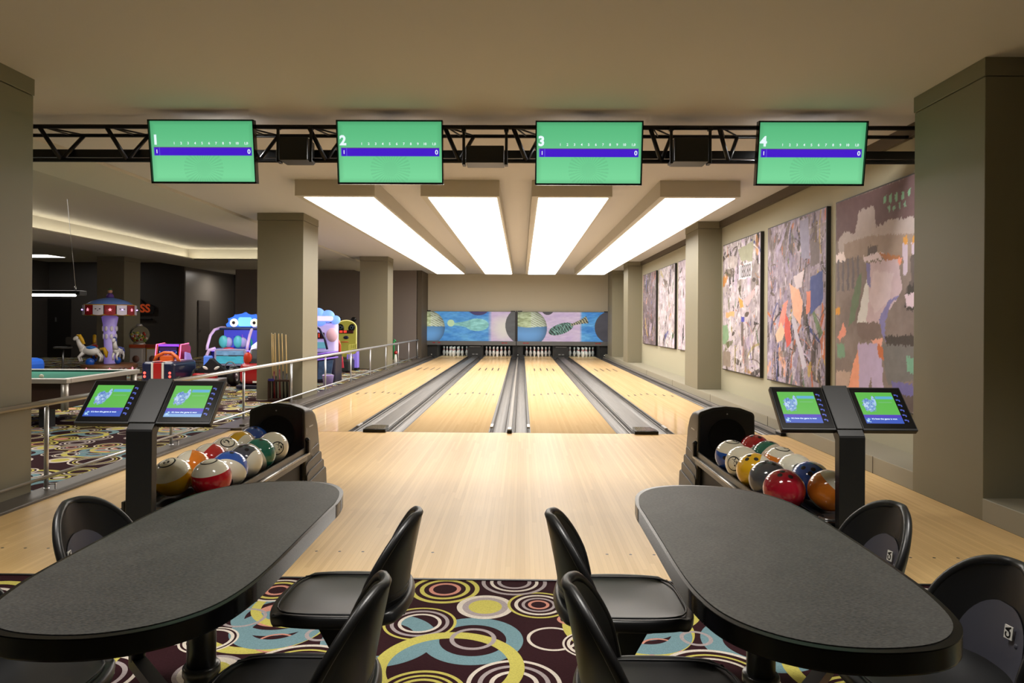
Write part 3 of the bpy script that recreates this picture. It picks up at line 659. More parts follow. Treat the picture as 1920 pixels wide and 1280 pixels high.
def screen_paint(U, V):
    c = np.zeros(U.shape+(3,)); g = np.clip(1.15-V*1.1, 0, 1)[..., None]; c[:] = (88, 188, 128); c += g*np.array((38, 34, 32.))
    X = (U-.5)*1.75; a = np.arctan2(V-.22, X); r = np.hypot(X, V-.22)
    ray = ((np.sin(a*32) > 0) & (r < .34) & (r > .12) & (V < .44))[..., None]
    c = np.where(ray, c*.95, c); c = np.where(((r < .12))[..., None], c*.965, c)
    bar = (U > .025) & (U < .975) & (V > .435) & (V < .565); c[bar] = (72, 28, 210)
    c[(U > .025) & (U < .975) & (abs(V-.565) < .006)] = (96, 60, 150); c[(U > .025) & (U < .08) & bar & ((U < .03) | (U > .075))] = (92, 80, 220)
    e = np.clip(np.minimum(np.minimum(U, 1-U), np.minimum(V, 1-V)*.7)/.05, 0, 1)[..., None]
    return c*(.90+.10*e)
M2 = Matrix(((1, 0, 0, 0), (0, 0, -1, 0), (0, 1, 0, 0), (0, 0, 0, 1)))
for k, (xc, w_, zt, yawd) in enumerate(((-2.84, .94, 3.123, -1.0), (-1.172, .938, 3.121, -.5), (.583, .942, 3.118, .3), (2.53, .947, 3.12, .8))):
    t = thing('score_screen', ['leftmost green score screen hanging from the truss', 'green score screen between the two boxes nearest the left, second on the truss', 'green score screen right of the room centre, third on the truss', 'rightmost green score screen, in front of the paintings'][k], 'screen', (xc, 5.98, zt), radians(yawd)*0)
    tilt = Matrix.Rotation(radians(8.5), 4, 'X')
    Hh = .552; b = B(); bx(b, (0, .03, -Hh/2), (w_, .05, Hh), .004); o = obj('cabinet', b, M_screenk, t); o.data.transform(tilt)
    b = B()
    for bz, bw, bh in ((-.004, w_, .010), (-Hh+.006, w_, .014)): bx(b, (0, -.006, bz-.001), (bw, .022, bh), .002)
    for q in (-1, 1): bx(b, (q*(w_/2-.005), -.006, -Hh/2), (.010, .022, Hh), .002)
    o = obj('bezel', b, M_screenk, t); o.data.transform(tilt)
    Ms = tilt @ Matrix.Translation((-w_/2+.012, .0035, -Hh+.016)) @ M2
    ww, hh = w_-.024, Hh-.028
    pn = painted('display', ww, hh, 240, 150, screen_paint, M_scr, t, Ms)
    text('lane_number', str(k+1), .115, M_wtext, pn, Ms @ Matrix.Translation((.012, hh*.685, .001)), bold=.0045)
    hd = B(); hd.free()
    for j in range(10):
        text('frame_number', str(j+1), .030, M_wtext, pn, Ms @ Matrix.Translation((ww*(.226+.068*j), hh*.635, .001)), align='CENTER', bold=.0006)
    text('frame_number', '1,0', .030, M_wtext, pn, Ms @ Matrix.Translation((ww*.925, hh*.635, .001)), align='CENTER', bold=.0006)
    text('player_number', '1', .045, M_wtext, pn, Ms @ Matrix.Translation((ww*.04, hh*.497, .001)), bold=.001)
    text('score_total', '0', .055, M_wtext, pn, Ms @ Matrix.Translation((ww*.935, hh*.497, .001)), bold=.001)
    b = B(); bx(b, (0, .12, -.12), (.30, .12, .18), .006); bx(b, (0, .17, -.06), (.08, .12, .06)); obj('mount_bracket', b, M_blackm, t)
for k, (px0, px1, py0, py1, lb) in enumerate(((523, 577, 257, 300, 'black equipment box clamped in the truss between screens 1 and 2'), (873, 945, 273, 305, 'flat black equipment box clamped in the truss between screens 2 and 3'), (1264, 1329, 258, 303, 'squarish black equipment box clamped in the truss between screens 3 and 4'))):
    a = P(px0, py1, 6.1); c = P(px1, py0, 6.1); t = thing('equipment_box', lb, 'equipment box', ((a.x+c.x)/2, 6.2, a.z)); W = c.x-a.x; Hh = c.z-a.z
    b = B(); bx(b, (0, 0, Hh/2), (W, .22, Hh), .008); obj('case', b, M_black, t)
    for s in (-1, 1):
        b = B(); bx(b, (s*(W/2+.02), -.07, .145), (.025, .02, .31), .004); bx(b, (s*(W/2+.02), -.07, .30), (.04, .05, .035), .004); bx(b, (s*(W/2+.02), -.03, .0), (.03, .09, .02), .004); obj('clamp', b, M_blackm, t)
# ================================================================== RAILING
RX = -3.72
t = thing('metal_railing', 'long brushed steel railing between the arcade carpet and the leftmost lane', 'railing', (RX, 3.0, 0))
b = B(); cyl(b, (0, .3, .70), (0, 21.55, .70), .024, 14); obj('handrail', b, M_chrome, t)
b = B(); cyl(b, (0, .3, .118), (0, 21.55, .118), .013, 12); obj('lower_rail', b, M_chrome, t)
for y in (3.4, 5.33, 7.25, 9.15, 11.05, 12.98, 14.92, 16.84, 18.77, 20.68, 22.6, 24.5):
    b = B(); yy = y-3.0-.0; cyl(b, (-.02, yy, -.01), (-.02, yy, .66), .0165, 12); cyl(b, (-.02, yy, .655), (0, yy, .70), .008, 8); cyl(b, (-.02, yy, -.005), (-.02, yy, .03), .03, 12, .022); bx(b, (.03, yy, .06), (.06, .012, .008)); bx(b, (.055, yy, .04), (.008, .012, .05)); obj('post', b, M_chrome, t)
# ================================================================== BOWLING BALLS
BR = .108
def onsph(v, k=1.0): v = Vector(v); return v.normalized()*BR*k
def ball_mat(name, rgb, t1, t0=-2):
    m = mat(name, rgb, .12, coat=.6); t = NT(m); b = m.node_tree.nodes['Principled BSDF']; tc = t.n('ShaderNodeTexCoord'); sx = t.n('ShaderNodeSeparateXYZ')
    t.l(tc.outputs['Object'], sx.inputs[0]); z = sx.outputs[2]
    a = t.math('GREATER_THAN', z, t1*BR); c = t.math('LESS_THAN', z, t0*BR); f = t.math('MAXIMUM', a, c)
    nz = t.n('ShaderNodeTexNoise'); nz.inputs['Scale'].default_value = 14; nz.inputs['Detail'].default_value = 5; t.l(tc.outputs['Object'], nz.inputs['Vector'])
    k = S(rgb); cc = t.mix(nz.outputs['Fac'], tuple(v*.8 for v in k), tuple(min(1, v*1.15) for v in k))
    t.l(t.mix(f, cc, S((244, 238, 218))), b.inputs['Base Color']); return m
b = B(); lathe(b, [(BR*sin(pi*i/28) if 0 < i < 28 else 0, -BR*cos(pi*i/28)) for i in range(29)], 48); proto = obj('proto', b, M_white); ball_me = proto.data; bpy.data.objects.remove(proto)
b = B(); lathe(b, [(BR*1.0015*sin(a), BR*1.0015*cos(a)) for a in (.37, .39, .42, .44)], 40); lathe(b, [(0, BR*1.003), (.008, BR*1.002)], 10, (.041, 0, -.0085)); p_ = obj('p', b, M_ink); ring_me = p_.data; bpy.data.objects.remove(p_)
M_hole = mat('finger_hole_dark', (24, 14, 10), .6)
b = B(); lathe(b, [(.0135, BR*.9945), (.0125, BR*.992), (0, BR*.991)], 16); lathe(b, [(.0135, BR*.9945), (.0122, BR*1.0), (0, BR*1.001)], 16); p_ = obj('p', b, M_hole); hole_me = p_.data; bpy.data.objects.remove(p_)
num_cache = {}
def ball(loc, rgb, cname, n, t1, num, spin, holes, label, t0=-2, name='bowling_ball'):
    o = bpy.data.objects.new(name, None); COL.objects.link(o); o.location = loc; tag(o, label, 'bowling ball', 'bowling balls on the ball racks')
    q = Vector(n).normalized().to_track_quat('Z', 'Y') @ Euler((0, 0, spin)).to_quaternion(); o.rotation_mode = 'QUATERNION'; o.rotation_quaternion = q
    m = ball_mat('ball_%s_%d' % (cname, int(t1*100)), rgb, t1, t0)
    s = bpy.data.objects.new('shell', ball_me.copy()); s.data.materials.clear(); s.data.materials.append(m); COL.objects.link(s); s.parent = o
    if num:
        r = bpy.data.objects.new('number_ring', ring_me); COL.objects.link(r); r.parent = o
        if num not in num_cache:
            tx = text('number', num, .068, M_ink, o, Matrix.Translation((0, 0, 0)), depth=.0, align='CENTER', fn=lambda c: Vector((c.x, c.y, sqrt(max(BR*BR*1.006-c.x**2-c.y**2, 0)))), bold=.0028); num_cache[num] = tx.data
        else:
            tx = bpy.data.objects.new('number', num_cache[num]); COL.objects.link(tx); tx.parent = o
    if holes:
        h = Vector(holes).normalized(); a = h.orthogonal().normalized(); c = h.cross(a)
        for u, v in ((-.016, .0), (.016, .0), (0, -.055)):
            hh = bpy.data.objects.new('finger_hole', hole_me); COL.objects.link(hh); hh.parent = o
            d = (h*BR+a*u+c*v).normalized(); dl = q.inverted() @ d; hh.rotation_mode = 'QUATERNION'; hh.rotation_quaternion = dl.to_track_quat('Z', 'Y')
BZ = .468
YEL = (238, 184, 36); RED = (178, 28, 42); BLU = (44, 92, 190); GRY = (84, 86, 94); GRN = (34, 116, 98); ORA = (240, 136, 44); PUR = (86, 60, 130); CRM = (190, 30, 44)
RXn, RXf, LXn, LXf = 1.408, 1.642, -1.736, -1.968
R_ = 'right'
ball((RXn, 3.67, BZ), (164, 26, 44), 'red', (0, 1, -.3), .3, None, 0, (-.28, -.35, .9), 'solid crimson ball with finger holes, front of the right rack nearest the aisle')
ball((RXn, 3.90, BZ), GRY, 'grey', (.5, -.4, -.75), .72, None, 0, (-.2, -.1, .95), 'dark grey ball behind the crimson ball on the right rack')
ball((RXn, 4.125, BZ), YEL, 'yellow', (.88, -.42, -.2), .18, None, 0, (-.5, -.3, .85), 'yellow ball with white side between the grey and red 15 balls, right rack')
ball((RXn, 4.35, BZ), (196, 30, 40), 'red', (-.74, -.62, .10), -.25, '15', .55, None, 'white and red ball with number 15, right rack')
ball((RXn, 4.58, BZ), BLU, 'blue', (0, -.12, 1), .38, '10', 0, (-.35, -.8, -.3), 'blue ball with white top, next to the hood of the right rack')
ball((RXf, 3.66, BZ), ORA, 'orange', (.55, -.3, .72), .42, '5', .6, None, 'orange ball with white cap beside the pedestal, front of the right rack', -.80)
ball((RXf, 3.89, BZ), BLU, 'blue', (.62, .25, .62), .58, None, 0, (-.25, -.72, .62), 'bright blue ball showing two finger holes, right rack')
ball((RXf, 4.11, BZ), PUR, 'purple', (-.05, -.85, .22), .08, '4', 1.2, None, 'cream ball with thin purple rim, right rack')
ball((RXf, 4.34, BZ), ORA, 'orange', (.05, -.15, 1), .58, '13', 0, None, 'white topped ball with orange underside, middle of the right rack')
ball((RXf, 4.56, BZ), GRN, 'green', (.42, -.72, -.35), .12, None, 0, (-.2, .1, .95), 'dark green and cream ball, right rack wall side')
ball((RXf, 4.81, BZ), (196, 34, 46), 'red', (.3, -.55, -.6), .12, None, 0, (-.2, -.1, 1), 'red and cream ball farthest back on the wall side of the right rack')
ball((LXn, 3.81, BZ), (190, 26, 40), 'red', (-.08, -.18, 1), .40, '7', .2, None, 'red ball with white numbered top, front of the left rack nearest the aisle')
ball((LXn, 4.04, BZ), BLU, 'blue', (.1, -.80, -.50), .22, '2', .3, (-.1, .15, 1), 'blue and cream ball behind the front red one, left rack')
ball((LXn, 4.27, BZ), GRY, 'grey', (.92, -.20, -.25), .52, None, 0, (.0, -.25, 1), 'dark grey ball with cream side, left rack')
ball((LXn, 4.50, BZ), GRN, 'green', (-.35, -.62, -.30), .30, None, 0, (-.1, .1, 1), 'green ball between the grey and the 15 balls, left rack')
ball((LXn, 4.75, BZ), (196, 34, 36), 'red', (.60, -.78, .10), .02, '15', .5, None, 'cream and red ball with number 15, left rack')
ball((LXf, 3.83, BZ), YEL, 'yellow', (-.10, -.42, .90), .30, '6', .5, None, 'yellow ball with white top numbered 6, front of the left rack')
ball((LXf, 4.06, BZ), ORA, 'orange', (-.80, -.40, .36), .38, '5', .5, None, 'orange and cream ball behind the number 6 ball, left rack')
ball((LXf, 4.29, BZ), (196, 50, 50), 'red', (-.72, -.12, .62), .48, '7', 1.2, None, 'cream and light red ball in the middle of the left rack')
ball((LXf, 4.52, BZ), PUR, 'purple', (.35, -.45, .82), -.45, '2', .9, None, 'mostly cream ball with number 2 circle, left rack')
ball((LXf, 4.76, BZ), YEL, 'yellow', (.90, -.34, -.12), .42, None, 0, None, 'bright yellow and white ball, rear half of the left rack')
ball((LXf, 5.0, BZ), BLU, 'blue', (-.45, -.62, -.35), .25, None, 0, (-.1, .1, 1), 'blue ball against the hood opening of the left rack')
# ================================================================== BALL RACKS
def rack(xc, s, Yh, label, lk):
    """s=+1 rack left of aisle (aisle side is +x)"""
    t = thing('ball_return', label, 'ball return', (xc, 3.54, 0)); L = Yh-3.54; w = .245
    b = B(); bb(b, -w+.03, w-.03, .0, L+.1, .30, .352, .01); bb(b, -.02, .02, 0, L, .352, .368, .004); obj('tray', b, M_black, t)
    b = B(); bb(b, -w+.06, w-.06, .25, L+.2, .0, .30, .01); obj('pedestal_base', b, mat('matte_black', (14, 14, 15), .6), t)
    for q in (-1, 1):
        b = B(); bb(b, q*.2225, q*.236, 0, L, .30, .402, .003); obj('side_rail', b, mat('rail_dark', (74, 70, 62), .35, metal=.3), t)
        b = B(); cyl(b, (q*.245, -.0, .352), (q*.245, L, .352), .012, 10); obj('tube_rail', b, mat('rail_tube', (150, 148, 144), .25, metal=.8), t)
        b = B(); bx(b, (q*(w+.0), L-.02, .41), (.03, .05, .10), .008); sphere(b, (q*(w+.0), L-.04, .46), .018, 10, 8); obj('rail_bracket', b, M_blackm, t)
    b = B(); bx(b, (0, -.02, .33), (w*2-.06, .14, .05), .02, seg=3); obj('front_nose', b, M_blackg, t)
    b = B(); lathe(b, [(.0, .362), (.035, .360), (.062, .366), (.07, .362), (.07, .35)], 24, (-.06*s-.0, -.01, 0), sx=1.1, sy=.8); obj('hand_dryer_grille', b, mat('clear_grey', (150, 150, 150), .12, metal=.8), t)
    # hood: rounded-top shell tapering to the back
    def sec(wd, h):
        p = [(-wd*1.06, 0), (wd*1.06, 0), (wd, h*.86)]
        p += [(wd-.035+.035*cos(a), h*.90+.035*sin(a)) for a in (0, .5, 1.0)]
        p += [(wd*.5, h*.985), (0, h), (-wd*.5, h*.985)]
        p += [(-(wd-.035+.035*cos(a)), h*.90+.035*sin(a)) for a in (1.0, .5, 0)]; p += [(-wd, h*.86)]; return p
    b = B(); rows = []
    for y, wd, h in ((0, .207, .728), (.03, .21, .728), (.12, .21, .722), (.22, .208, .700), (.30, .205, .655), (.36, .203, .57), (.41, .20, .42), (.45, .2, .2), (.47, .2, .0)):
        rows.append([b.verts.new((x, L+y, z)) for x, z in sec(wd, h)])
    b.faces.new(rows[0]);
    for r0, r1 in zip(rows, rows[1:]):
        for i in range(len(r0)): f = b.faces.new((r0[i], r0[(i+1) % len(r0)], r1[(i+1) % len(r0)], r1[i])); f.smooth = True
    hd = obj('hood', b, mat('hood_charcoal', (58, 56, 52), .42), t)
    b = B(); prism(b, [(x*.95, z*.975+.006) for x, z in sec(.207, .728)], 0, .012, .004, M=MXZ(L+.002)); obj('front_plate', b, M_black, hd)
    b = B(); lathe(b, [(.0, .0), (.13, .0), (.135, .006), (.14, .0)], 32, (0, L-.014, .50), (radians(90), 0, 0)); obj('ball_opening', b, mat('opening_black', (3, 3, 3), .9), hd)
    b = B(); sphere(b, (0, L-.012, .675), .006, 10, 8); obj('sensor_eye', b, M_steel, hd)
    for q in (-1, 1):
        for k in range(4):
            zt = .35-.07*k; y1 = .375+.035*k; th = .010+.009*k
            b = B(); prism(b, [(.01, .0), (y1+.02, .0), (y1, zt), (y1-.03, zt+.018), (.06, zt-.012), (.01, zt-.03)], 0, th, .003, M=MYZ(0)); o = obj('side_step', b, mat('hood_charcoal', (58, 56, 52), .42), hd); o.location = (q*.205-(0 if q > 0 else th), L, 0)
    b = B(); bx(b, (s*.19, L+.42, .02), (.12, .10, .035), .015); obj('foot', b, M_black, t)
    mk = Matrix.Translation((s*.2125, L+(.09 if s > 0 else .23), .53)) @ (Matrix.Rotation(radians(90)*s, 4, 'Z') @ Matrix.Rotation(radians(90), 4, 'X'))
    b = B(); bx(b, (s*.212, L+.16, .535), (.003, .10, .008)); bx(b, (s*.212, L+.05, .51), (.003, .006, .05)); obj('side_badge', b, M_steel, hd)
rack(-1.852, 1, 5.15, 'black ball return with vented hood at the left, loaded with eleven balls', 0)
rack(1.545, -1, 5.15, 'black ball return with vented hood at the right, loaded with eleven balls', 1)
# ================================================================== KIOSKS
def kiosk_paint(light):
    def f(U, V):
        c = np.zeros(U.shape+(3,)); c[:] = (92, 188, 72); n = pnoise(U, V, 20, 15)[..., None]
        c[(U > .50) & (U < .98) & (V > .78) & (V < .87)] = (92, 176, 215); c[(U > .55) & (U < .9) & (V > .66) & (V < .69)] = (110, 190, 110)
        r = ((U-.25)/.17)**2+((V-.58)/.22)**2; blob = np.where(n > .52, np.array((190, 215, 245.)), np.where(n > .44, np.array((70, 110, 200.)), np.array((130, 175, 215.))))
        c = np.where((r+(n[..., 0]-.5)*1.6 < .9)[..., None], blob, c)
        c = np.where((((U-.43)/.05)**2+((V-.72)/.16)**2 < 1)[..., None], np.where(n > .5, np.array((170, 205, 240.)), np.array((110, 150, 220.))), c)
        c[(V < .27)] = (78, 52, 190); c[(V < .18)] = (44, 84, 190)
        if light: c[(V < .10)] = (130, 175, 228)
        c[(U > .03) & (U < .14) & (V > .04) & (V < .16) & (n[..., 0] > .48)] = (170, 215, 245)
        return c
    return f
def kiosk(xb, yb, zb, label, li):
    t = thing('lane_control_console', label, 'console', (xb, yb, 0)); w = .064
    Vt = Vector((0, .197, .217)); sl = atan2(Vt.z, Vt.y)
    b = B(); pr = [(0, 0), (0, zb-.012), (.004, zb-.002), (.20, zb+.213), (.225, zb+.195), (.045, zb-.03), (.04, 0)]
    prism(b, pr, -w, w, .003, M=MYZ(0)); obj('post', b, mat('console_black', (26, 26, 27), .38), t)
    b = B(); bx(b, (0, .03, .015), (.24, .22, .03), .008); obj('base_plate', b, M_black, t)
    # arm face strip
    T = Matrix.Translation((0, .028, zb+.025)) @ Matrix.Rotation(sl, 4, 'X')
    b = B(); bx(b, (0, .135, -.004), (2*w, .27, .022), .003); o = obj('arm_cover', b, mat('arm_grey', (66, 66, 67), .4, metal=.3), t); o.data.transform(T)
    for q in (-1, 1):
        Tm = T @ Matrix.Translation((q*(w+.1375)-.0, 0, 0))
        b = B(); bx(b, (0, .128, -.012), (.272, .268, .030), .004); mo = obj('monitor', b, mat('console_black', (26, 26, 27), .38), t); mo.data.transform(Tm)
        b = B(); bx(b, (0, .130, .0038), (.258, .246, .003)); g = obj('glass', b, M_screenk, mo); g.data.transform(Tm)
        Ms = Tm @ Matrix.Translation((-.108, .034, .0058)); painted('display', .188, .192, 110, 90, kiosk_paint(li and q > 0), M_scr, mo, Ms)
        text('screen_text', "It's how the game is won", .0125, M_wtext, mo, Ms @ Matrix.Translation((.034, .027, .0008)), depth=.0001)
        for k in range(6):
            b = B(); bx(b, (.094, .055+.031*k, .0056), (.012, .008, .0006)); bx(b, (.104, .050+.031*k, .0056), (.006, .012, .0006)); o = obj('touch_icon', b, mat('icon_blue', (60, 80, 170), .4, emit=(50, 70, 170), es=.5), mo); o.data.transform(Tm)
kiosk(-1.862, 3.30, .822, 'black twin-monitor scoring console on a post at the left ball return', True)
kiosk(1.640, 3.40, .803, 'black twin-monitor scoring console on a post at the right ball return', False)
# ================================================================== TABLES
def spline(pts, n=8):
    out = []; N = len(pts)
    for i in range(N):
        p0, p1, p2, p3 = (Vector(pts[(i+j-1) % N]) for j in range(4))
        for k in range(n):
            u = k/n; out.append(tuple(.5*((2*p1)+(p2-p0)*u+(2*p0-5*p1+4*p2-p3)*u*u+(3*p1-p0-3*p2+p3)*u**3)))
    return out
outR = [(.392, 2.33), (.418, 2.46), (.48, 2.555), (.58, 2.60), (.70, 2.598), (.80, 2.56), (.875, 2.49), (.925, 2.38), (.948, 2.2), (.952, 1.95), (.948, 1.68), (.935, 1.53), (.90, 1.40), (.825, 1.32), (.72, 1.29), (.60, 1.295), (.50, 1.34), (.43, 1.42), (.398, 1.53), (.388, 1.68), (.389, 1.95), (.390, 2.2)]
def table(pts, cx, cy, label, px):
    t = thing('bar_table', label, 'table', (cx, cy, 0)); pl = [(x-cx, y-cy) for x, y in pts]
    big = spline(pl, 6); 
    b = B(); prism(b, big, .694, .7385, .014, smooth=True, seg=4); obj('edge_band', b, M_blackg, t)
    b = B(); sm = [(x*(1-.016/max(.1, abs(x)+.15)), y*(1-.022/max(.3, abs(y)+.2))) for x, y in big]; prism(b, sm, .7380, .7400, .0006); obj('tabletop', b, M_lam, t)
    yy = -.045; G_ = mat('pedestal_grey', (92, 92, 92), .28, metal=.7)
    b = B(); cyl(b, (0, yy, .36), (0, yy, .695), .0385, 32); obj('pedestal', b, G_, t)
    b = B(); lathe(b, [(.0, .38), (.046, .385), (.05, .38), (.05, .36), (.045, .352), (.045, .03), (0, .03)], 32, (0, yy, 0)); obj('swivel_sleeve', b, G_, t)
    b = B(); lathe(b, [(0, .0), (.30, 0), (.30, .012), (.2, .03), (.08, .05), (.05, .09), (0, .09)], 40, (0, yy, 0)); obj('base', b, mat('base_grey', (58, 58, 58), .35, metal=.6), t)
    b = B(); bx(b, (0, yy, .680), (.36, .7, .02), .004); bx(b, (-.2 if px == 0 else .2, yy-.42, .672), (.03, .10, .03), .004); obj('mount_frame', b, M_blackm, t)
table(outR, .67, 1.95, 'right dark grey laminate table with rounded ends and black edge', 1)
table([(-.228-x, y+.012) for x, y in outR][::-1], -.898, 1.96, 'left dark grey laminate table with rounded ends and black edge', 0)
# ================================================================== CHAIRS (face +x locally, origin on floor below the seat centre)
def make_chair():
    t = thing('swivel_chair', '', 'chair', (0, 0, 0))
    n = 17; b = B(); g = []
    for i in range(n):
        row = []
        for j in range(n):
            u = -1+2*i/(n-1); v = -1+2*j/(n-1)
            # square to rounded square
            k = 1-.16*(u*u*v*v)*1.0; x = u*.222*k; y = v*.20*k
            r = max(abs(u), abs(v)); z = .452-.012*(1-r**4)-.014*max(0, u-.75)/.25+.016*max(0, -u-.4)
            z -= .006*math.exp(-((u+.1)**2+(v)**2)*4)
            row.append(b.verts.new((x, y, z)))
        g.append(row)
    for i in range(n-1):
        for j in range(n-1): f = b.faces.new((g[i][j], g[i+1][j], g[i+1][j+1], g[i][j+1])); f.smooth = True
    s = obj('seat', b, M_chair, t); md = s.modifiers.new('thick', 'SOLIDIFY'); md.thickness = .038; md.offset = -1; bv = s.modifiers.new('bev', 'BEVEL'); bv.width = .012; bv.segments = 3; bv.limit_method = 'ANGLE'; bv.angle_limit = radians(50)
    # raised lip line around the seat
    lip = []
    for k in range(48):
        a = 2*pi*k/48; c, d = cos(a), sin(a); q = (abs(c)**4.5+abs(d)**4.5)**(-1/4.5); lip.append((.192*c*q, .170*d*q, .4475))
    b = B(); tube(b, lip, .0028, 6, True); obj('seat_seam', b, M_char, s)
    # back shell
    nu, nv = 25, 21
    def bp(u, v, off=0):
        zz = .40+.315*v; hw = .185+.012*sin(pi*min(v*1.2, 1)); 
        top = max(0, (v-.42)/.58); hw *= max(0, 1-(top*.985)**2.5)**(1/2.1); 
        lowr = max(0, (.12-v)/.12); hw *= 1-.10*lowr
        ang = u; y = hw*ang; wrap = .105*(1-.25*top)*abs(ang)**2.4*(hw/.19); x = -.182-.010-.055*v**1.3+wrap*(1.0-.35*v)
        return Vector((x+off, y, zz))
    b = B(); vv = [sin(pi/2*(j/(nv-1))) for j in range(nv)]; g = [[b.verts.new(bp(-1+2*i/(nu-1), vv[j])) for i in range(nu)] for j in range(nv)]
    for j in range(nv-1):
        for i in range(nu-1): f = b.faces.new((g[j][i], g[j][i+1], g[j+1][i+1], g[j+1][i])); f.smooth = True
    bk = obj('backrest', b, M_chair, t); md = bk.modifiers.new('thick', 'SOLIDIFY'); md.thickness = .022; md.offset = 0; bv = bk.modifiers.new('bev', 'BEVEL'); bv.width = .009; bv.segments = 3; bv.limit_method = 'ANGLE'; bv.angle_limit = radians(50)
    rim = [bp(-1, vv[j]) for j in range(1, nv)]+[bp(-1+2*i/8, 1) for i in range(1, 8)]+[bp(1, vv[j]) for j in range(nv-1, 0, -1)]
    b = B(); tube(b, rim, .0135, 8); obj('rolled_rim', b, M_chair, bk)
    b = B(); g = []
    for j in range(13):
        v = .02+.66*sin(pi/2*j/12); kk = .70*max(0, 1-((v/.68)**3.2)*.97)**.5; row = []
        for i in range(17):
            y = .185*kk*(-1+2*i/16); hw_ = abs(bp(1, v).y); q = bp(y/hw_, v); row.append(b.verts.new((q.x+.0145, y, q.z)))
        g.append(row)
    for j in range(12):
        for i in range(16): f = b.faces.new((g[j][i], g[j][i+1], g[j+1][i+1], g[j+1][i])); f.smooth = True
    obj('back_pad', b, M_pad, bk)
    b = B(); tube(b, [r_[0].co for r_ in g]+[v.co for v in g[-1][1:-1]]+[r_[-1].co for r_ in g[::-1]] if False else [bp(0, 0)+Vector((.014, yy, 0)) for yy in (-.1, 0, .1)], .001, 4)
    b.free()
    q = bp(-.42, .50)+Vector((.0165, 0, 0)); Tq = Matrix.Translation(q) @ Matrix.Rotation(radians(10), 4, 'Z') @ Matrix.Rotation(radians(-8), 4, 'Y')
    b = B(); bx(b, (0, 0, 0), (.003, .024, .034)); lab = obj('label_tag', b, M_white, bk); lab.data.transform(Tq)
    text('label_text', 'CA', .021, M_ink, lab, Tq @ Matrix.Translation((.0022, 0, 0)) @ Matrix(((0, 0, 1, 0), (1, 0, 0, 0), (0, 1, 0, 0), (0, 0, 0, 1))) @ Matrix.Rotation(radians(90), 4, 'Z'), depth=.0002, align='CENTER', bold=.0008)
    q = bp(.35, .42)+Vector((.015, 0, 0)); b = B(); sphere(b, q, .007, 10, 8, (.5, 1, 1)); obj('rivet', b, M_pad, bk)
    b = B(); 
    for zz in (.47, .49): tube(b, [bp(-1+2*i/20, (zz-.40)/.315)+Vector((-.012, 0, 0)) for i in range(2, 19)], .002, 5)
    obj('back_groove', b, M_char, bk)
    b = B(); cyl(b, (0, 0, .17), (0, 0, .40), .024, 20); obj('post', b, M_black, t)
    b = B(); prism(b, [(-.02, .41), (.12, .41), (.03, .25), (-.02, .25)], -.03, .03, .004, M=MXZ(0)); bx(b, (-.11, 0, .405), (.2, .09, .02), .004); obj('seat_bracket', b, M_black, t)
    return t
ch0 = make_chair(); first = True
for x, y, rz, lb in ((-.585, 2.27, 180, 'black swivel chair on the aisle side of the left table, far one'), (-.575, 1.66, 180, 'black swivel chair on the aisle side of the left table, near one'),
                     (-1.33, 2.36, 0, 'black swivel chair behind the left table near the console post, only its back showing'), (-1.275, 1.66, 0, 'black swivel chair tucked under the near left corner of the left table'),
                     (.34, 2.27, 0, 'black swivel chair on the aisle side of the right table, far one'), (.36, 1.67, 0, 'black swivel chair on the aisle side of the right table, near one'),
                     (1.085, 2.41, 180, 'black swivel chair behind the right table, beside the console post'), (1.08, 1.83, 180, 'black swivel chair at the right edge of the photo beyond the right table')):
    if first: ch0.location = (x, y, 0); ch0.rotation_euler = (0, 0, radians(rz)); ch0['label'] = lb; ch0['group'] = 'black chairs around the two tables'; first = False
    else: dup(ch0, (x, y, 0), radians(rz), lb, 'black chairs around the two tables')
for o in [o for o in bpy.data.objects if o.name.startswith('label_tag')]:
    if o.parent.parent.location.x > .9: o.location = (0, .125, 0)
for o in [o for o in bpy.data.objects if o.name.startswith('swivel_chair')]:
    tx, ty = (-.898, 1.915) if o.location.x < -.2 else (.67, 1.905); zc = .16 if o.location.y > 2.0 else .22
    d = Vector((tx-o.location.x, ty-o.location.y, 0)); d = Matrix.Rotation(-o.rotation_euler.z, 3, 'Z') @ d; e = d*(1-.055/d.length)
    b = B(); n = d.normalized().cross(Vector((0, 0, 1)))*.022; z0, z1 = zc-.02, zc+.02
    vs = [b.verts.new(Vector((p.x, p.y, z))) for z in (z0, z1) for p in (-n-d.normalized()*.03, n-d.normalized()*.03, e+n, e-n)]
    for q in ((0, 1, 2, 3), (7, 6, 5, 4), (0, 4, 5, 1), (1, 5, 6, 2), (2, 6, 7, 3), (3, 7, 4, 0)): b.faces.new([vs[i] for i in q])
    obj('swing_arm', b, M_blackm, o)
# ================================================================== POOL CORNER
M_felt = mat('green_felt', (24, 112, 92), .95); M_mah = mat('dark_mahogany', (52, 30, 22), .4); M_cream = mat('ivory', (232, 226, 205), .2)
t = thing('pool_table', 'green-felt pool table with silver corner legs behind the railing, cut by the near left column', 'pool table', (-7.0, 9.0, 0), radians(2))
b = B(); bb(b, -1.42, 1.40, -.78, .78, .585, .605); obj('playing_cloth', b, M_felt, t)
for x0, x1, y0, y1 in ((-1.5, 1.46, -.85, -.76), (-1.5, 1.46, .76, .85), (-1.5, -1.4, -.76, .76), (1.37, 1.46, -.76, .76)):
    b = B(); bb(b, x0, x1, y0, y1, .575, .635, .008); obj('rail_trim', b, M_alu, t)
for y in (-.73, .73):
    b = B(); bb(b, -1.36, 1.34, y-.03, y+.03, .6, .625, .008); obj('cushion', b, mat('felt_dark', (8, 62, 52), .9), t)
b = B(); bb(b, -1.36, 1.33, -.74, .74, .25, .575, .01); obj('cabinet', b, M_mah, t)
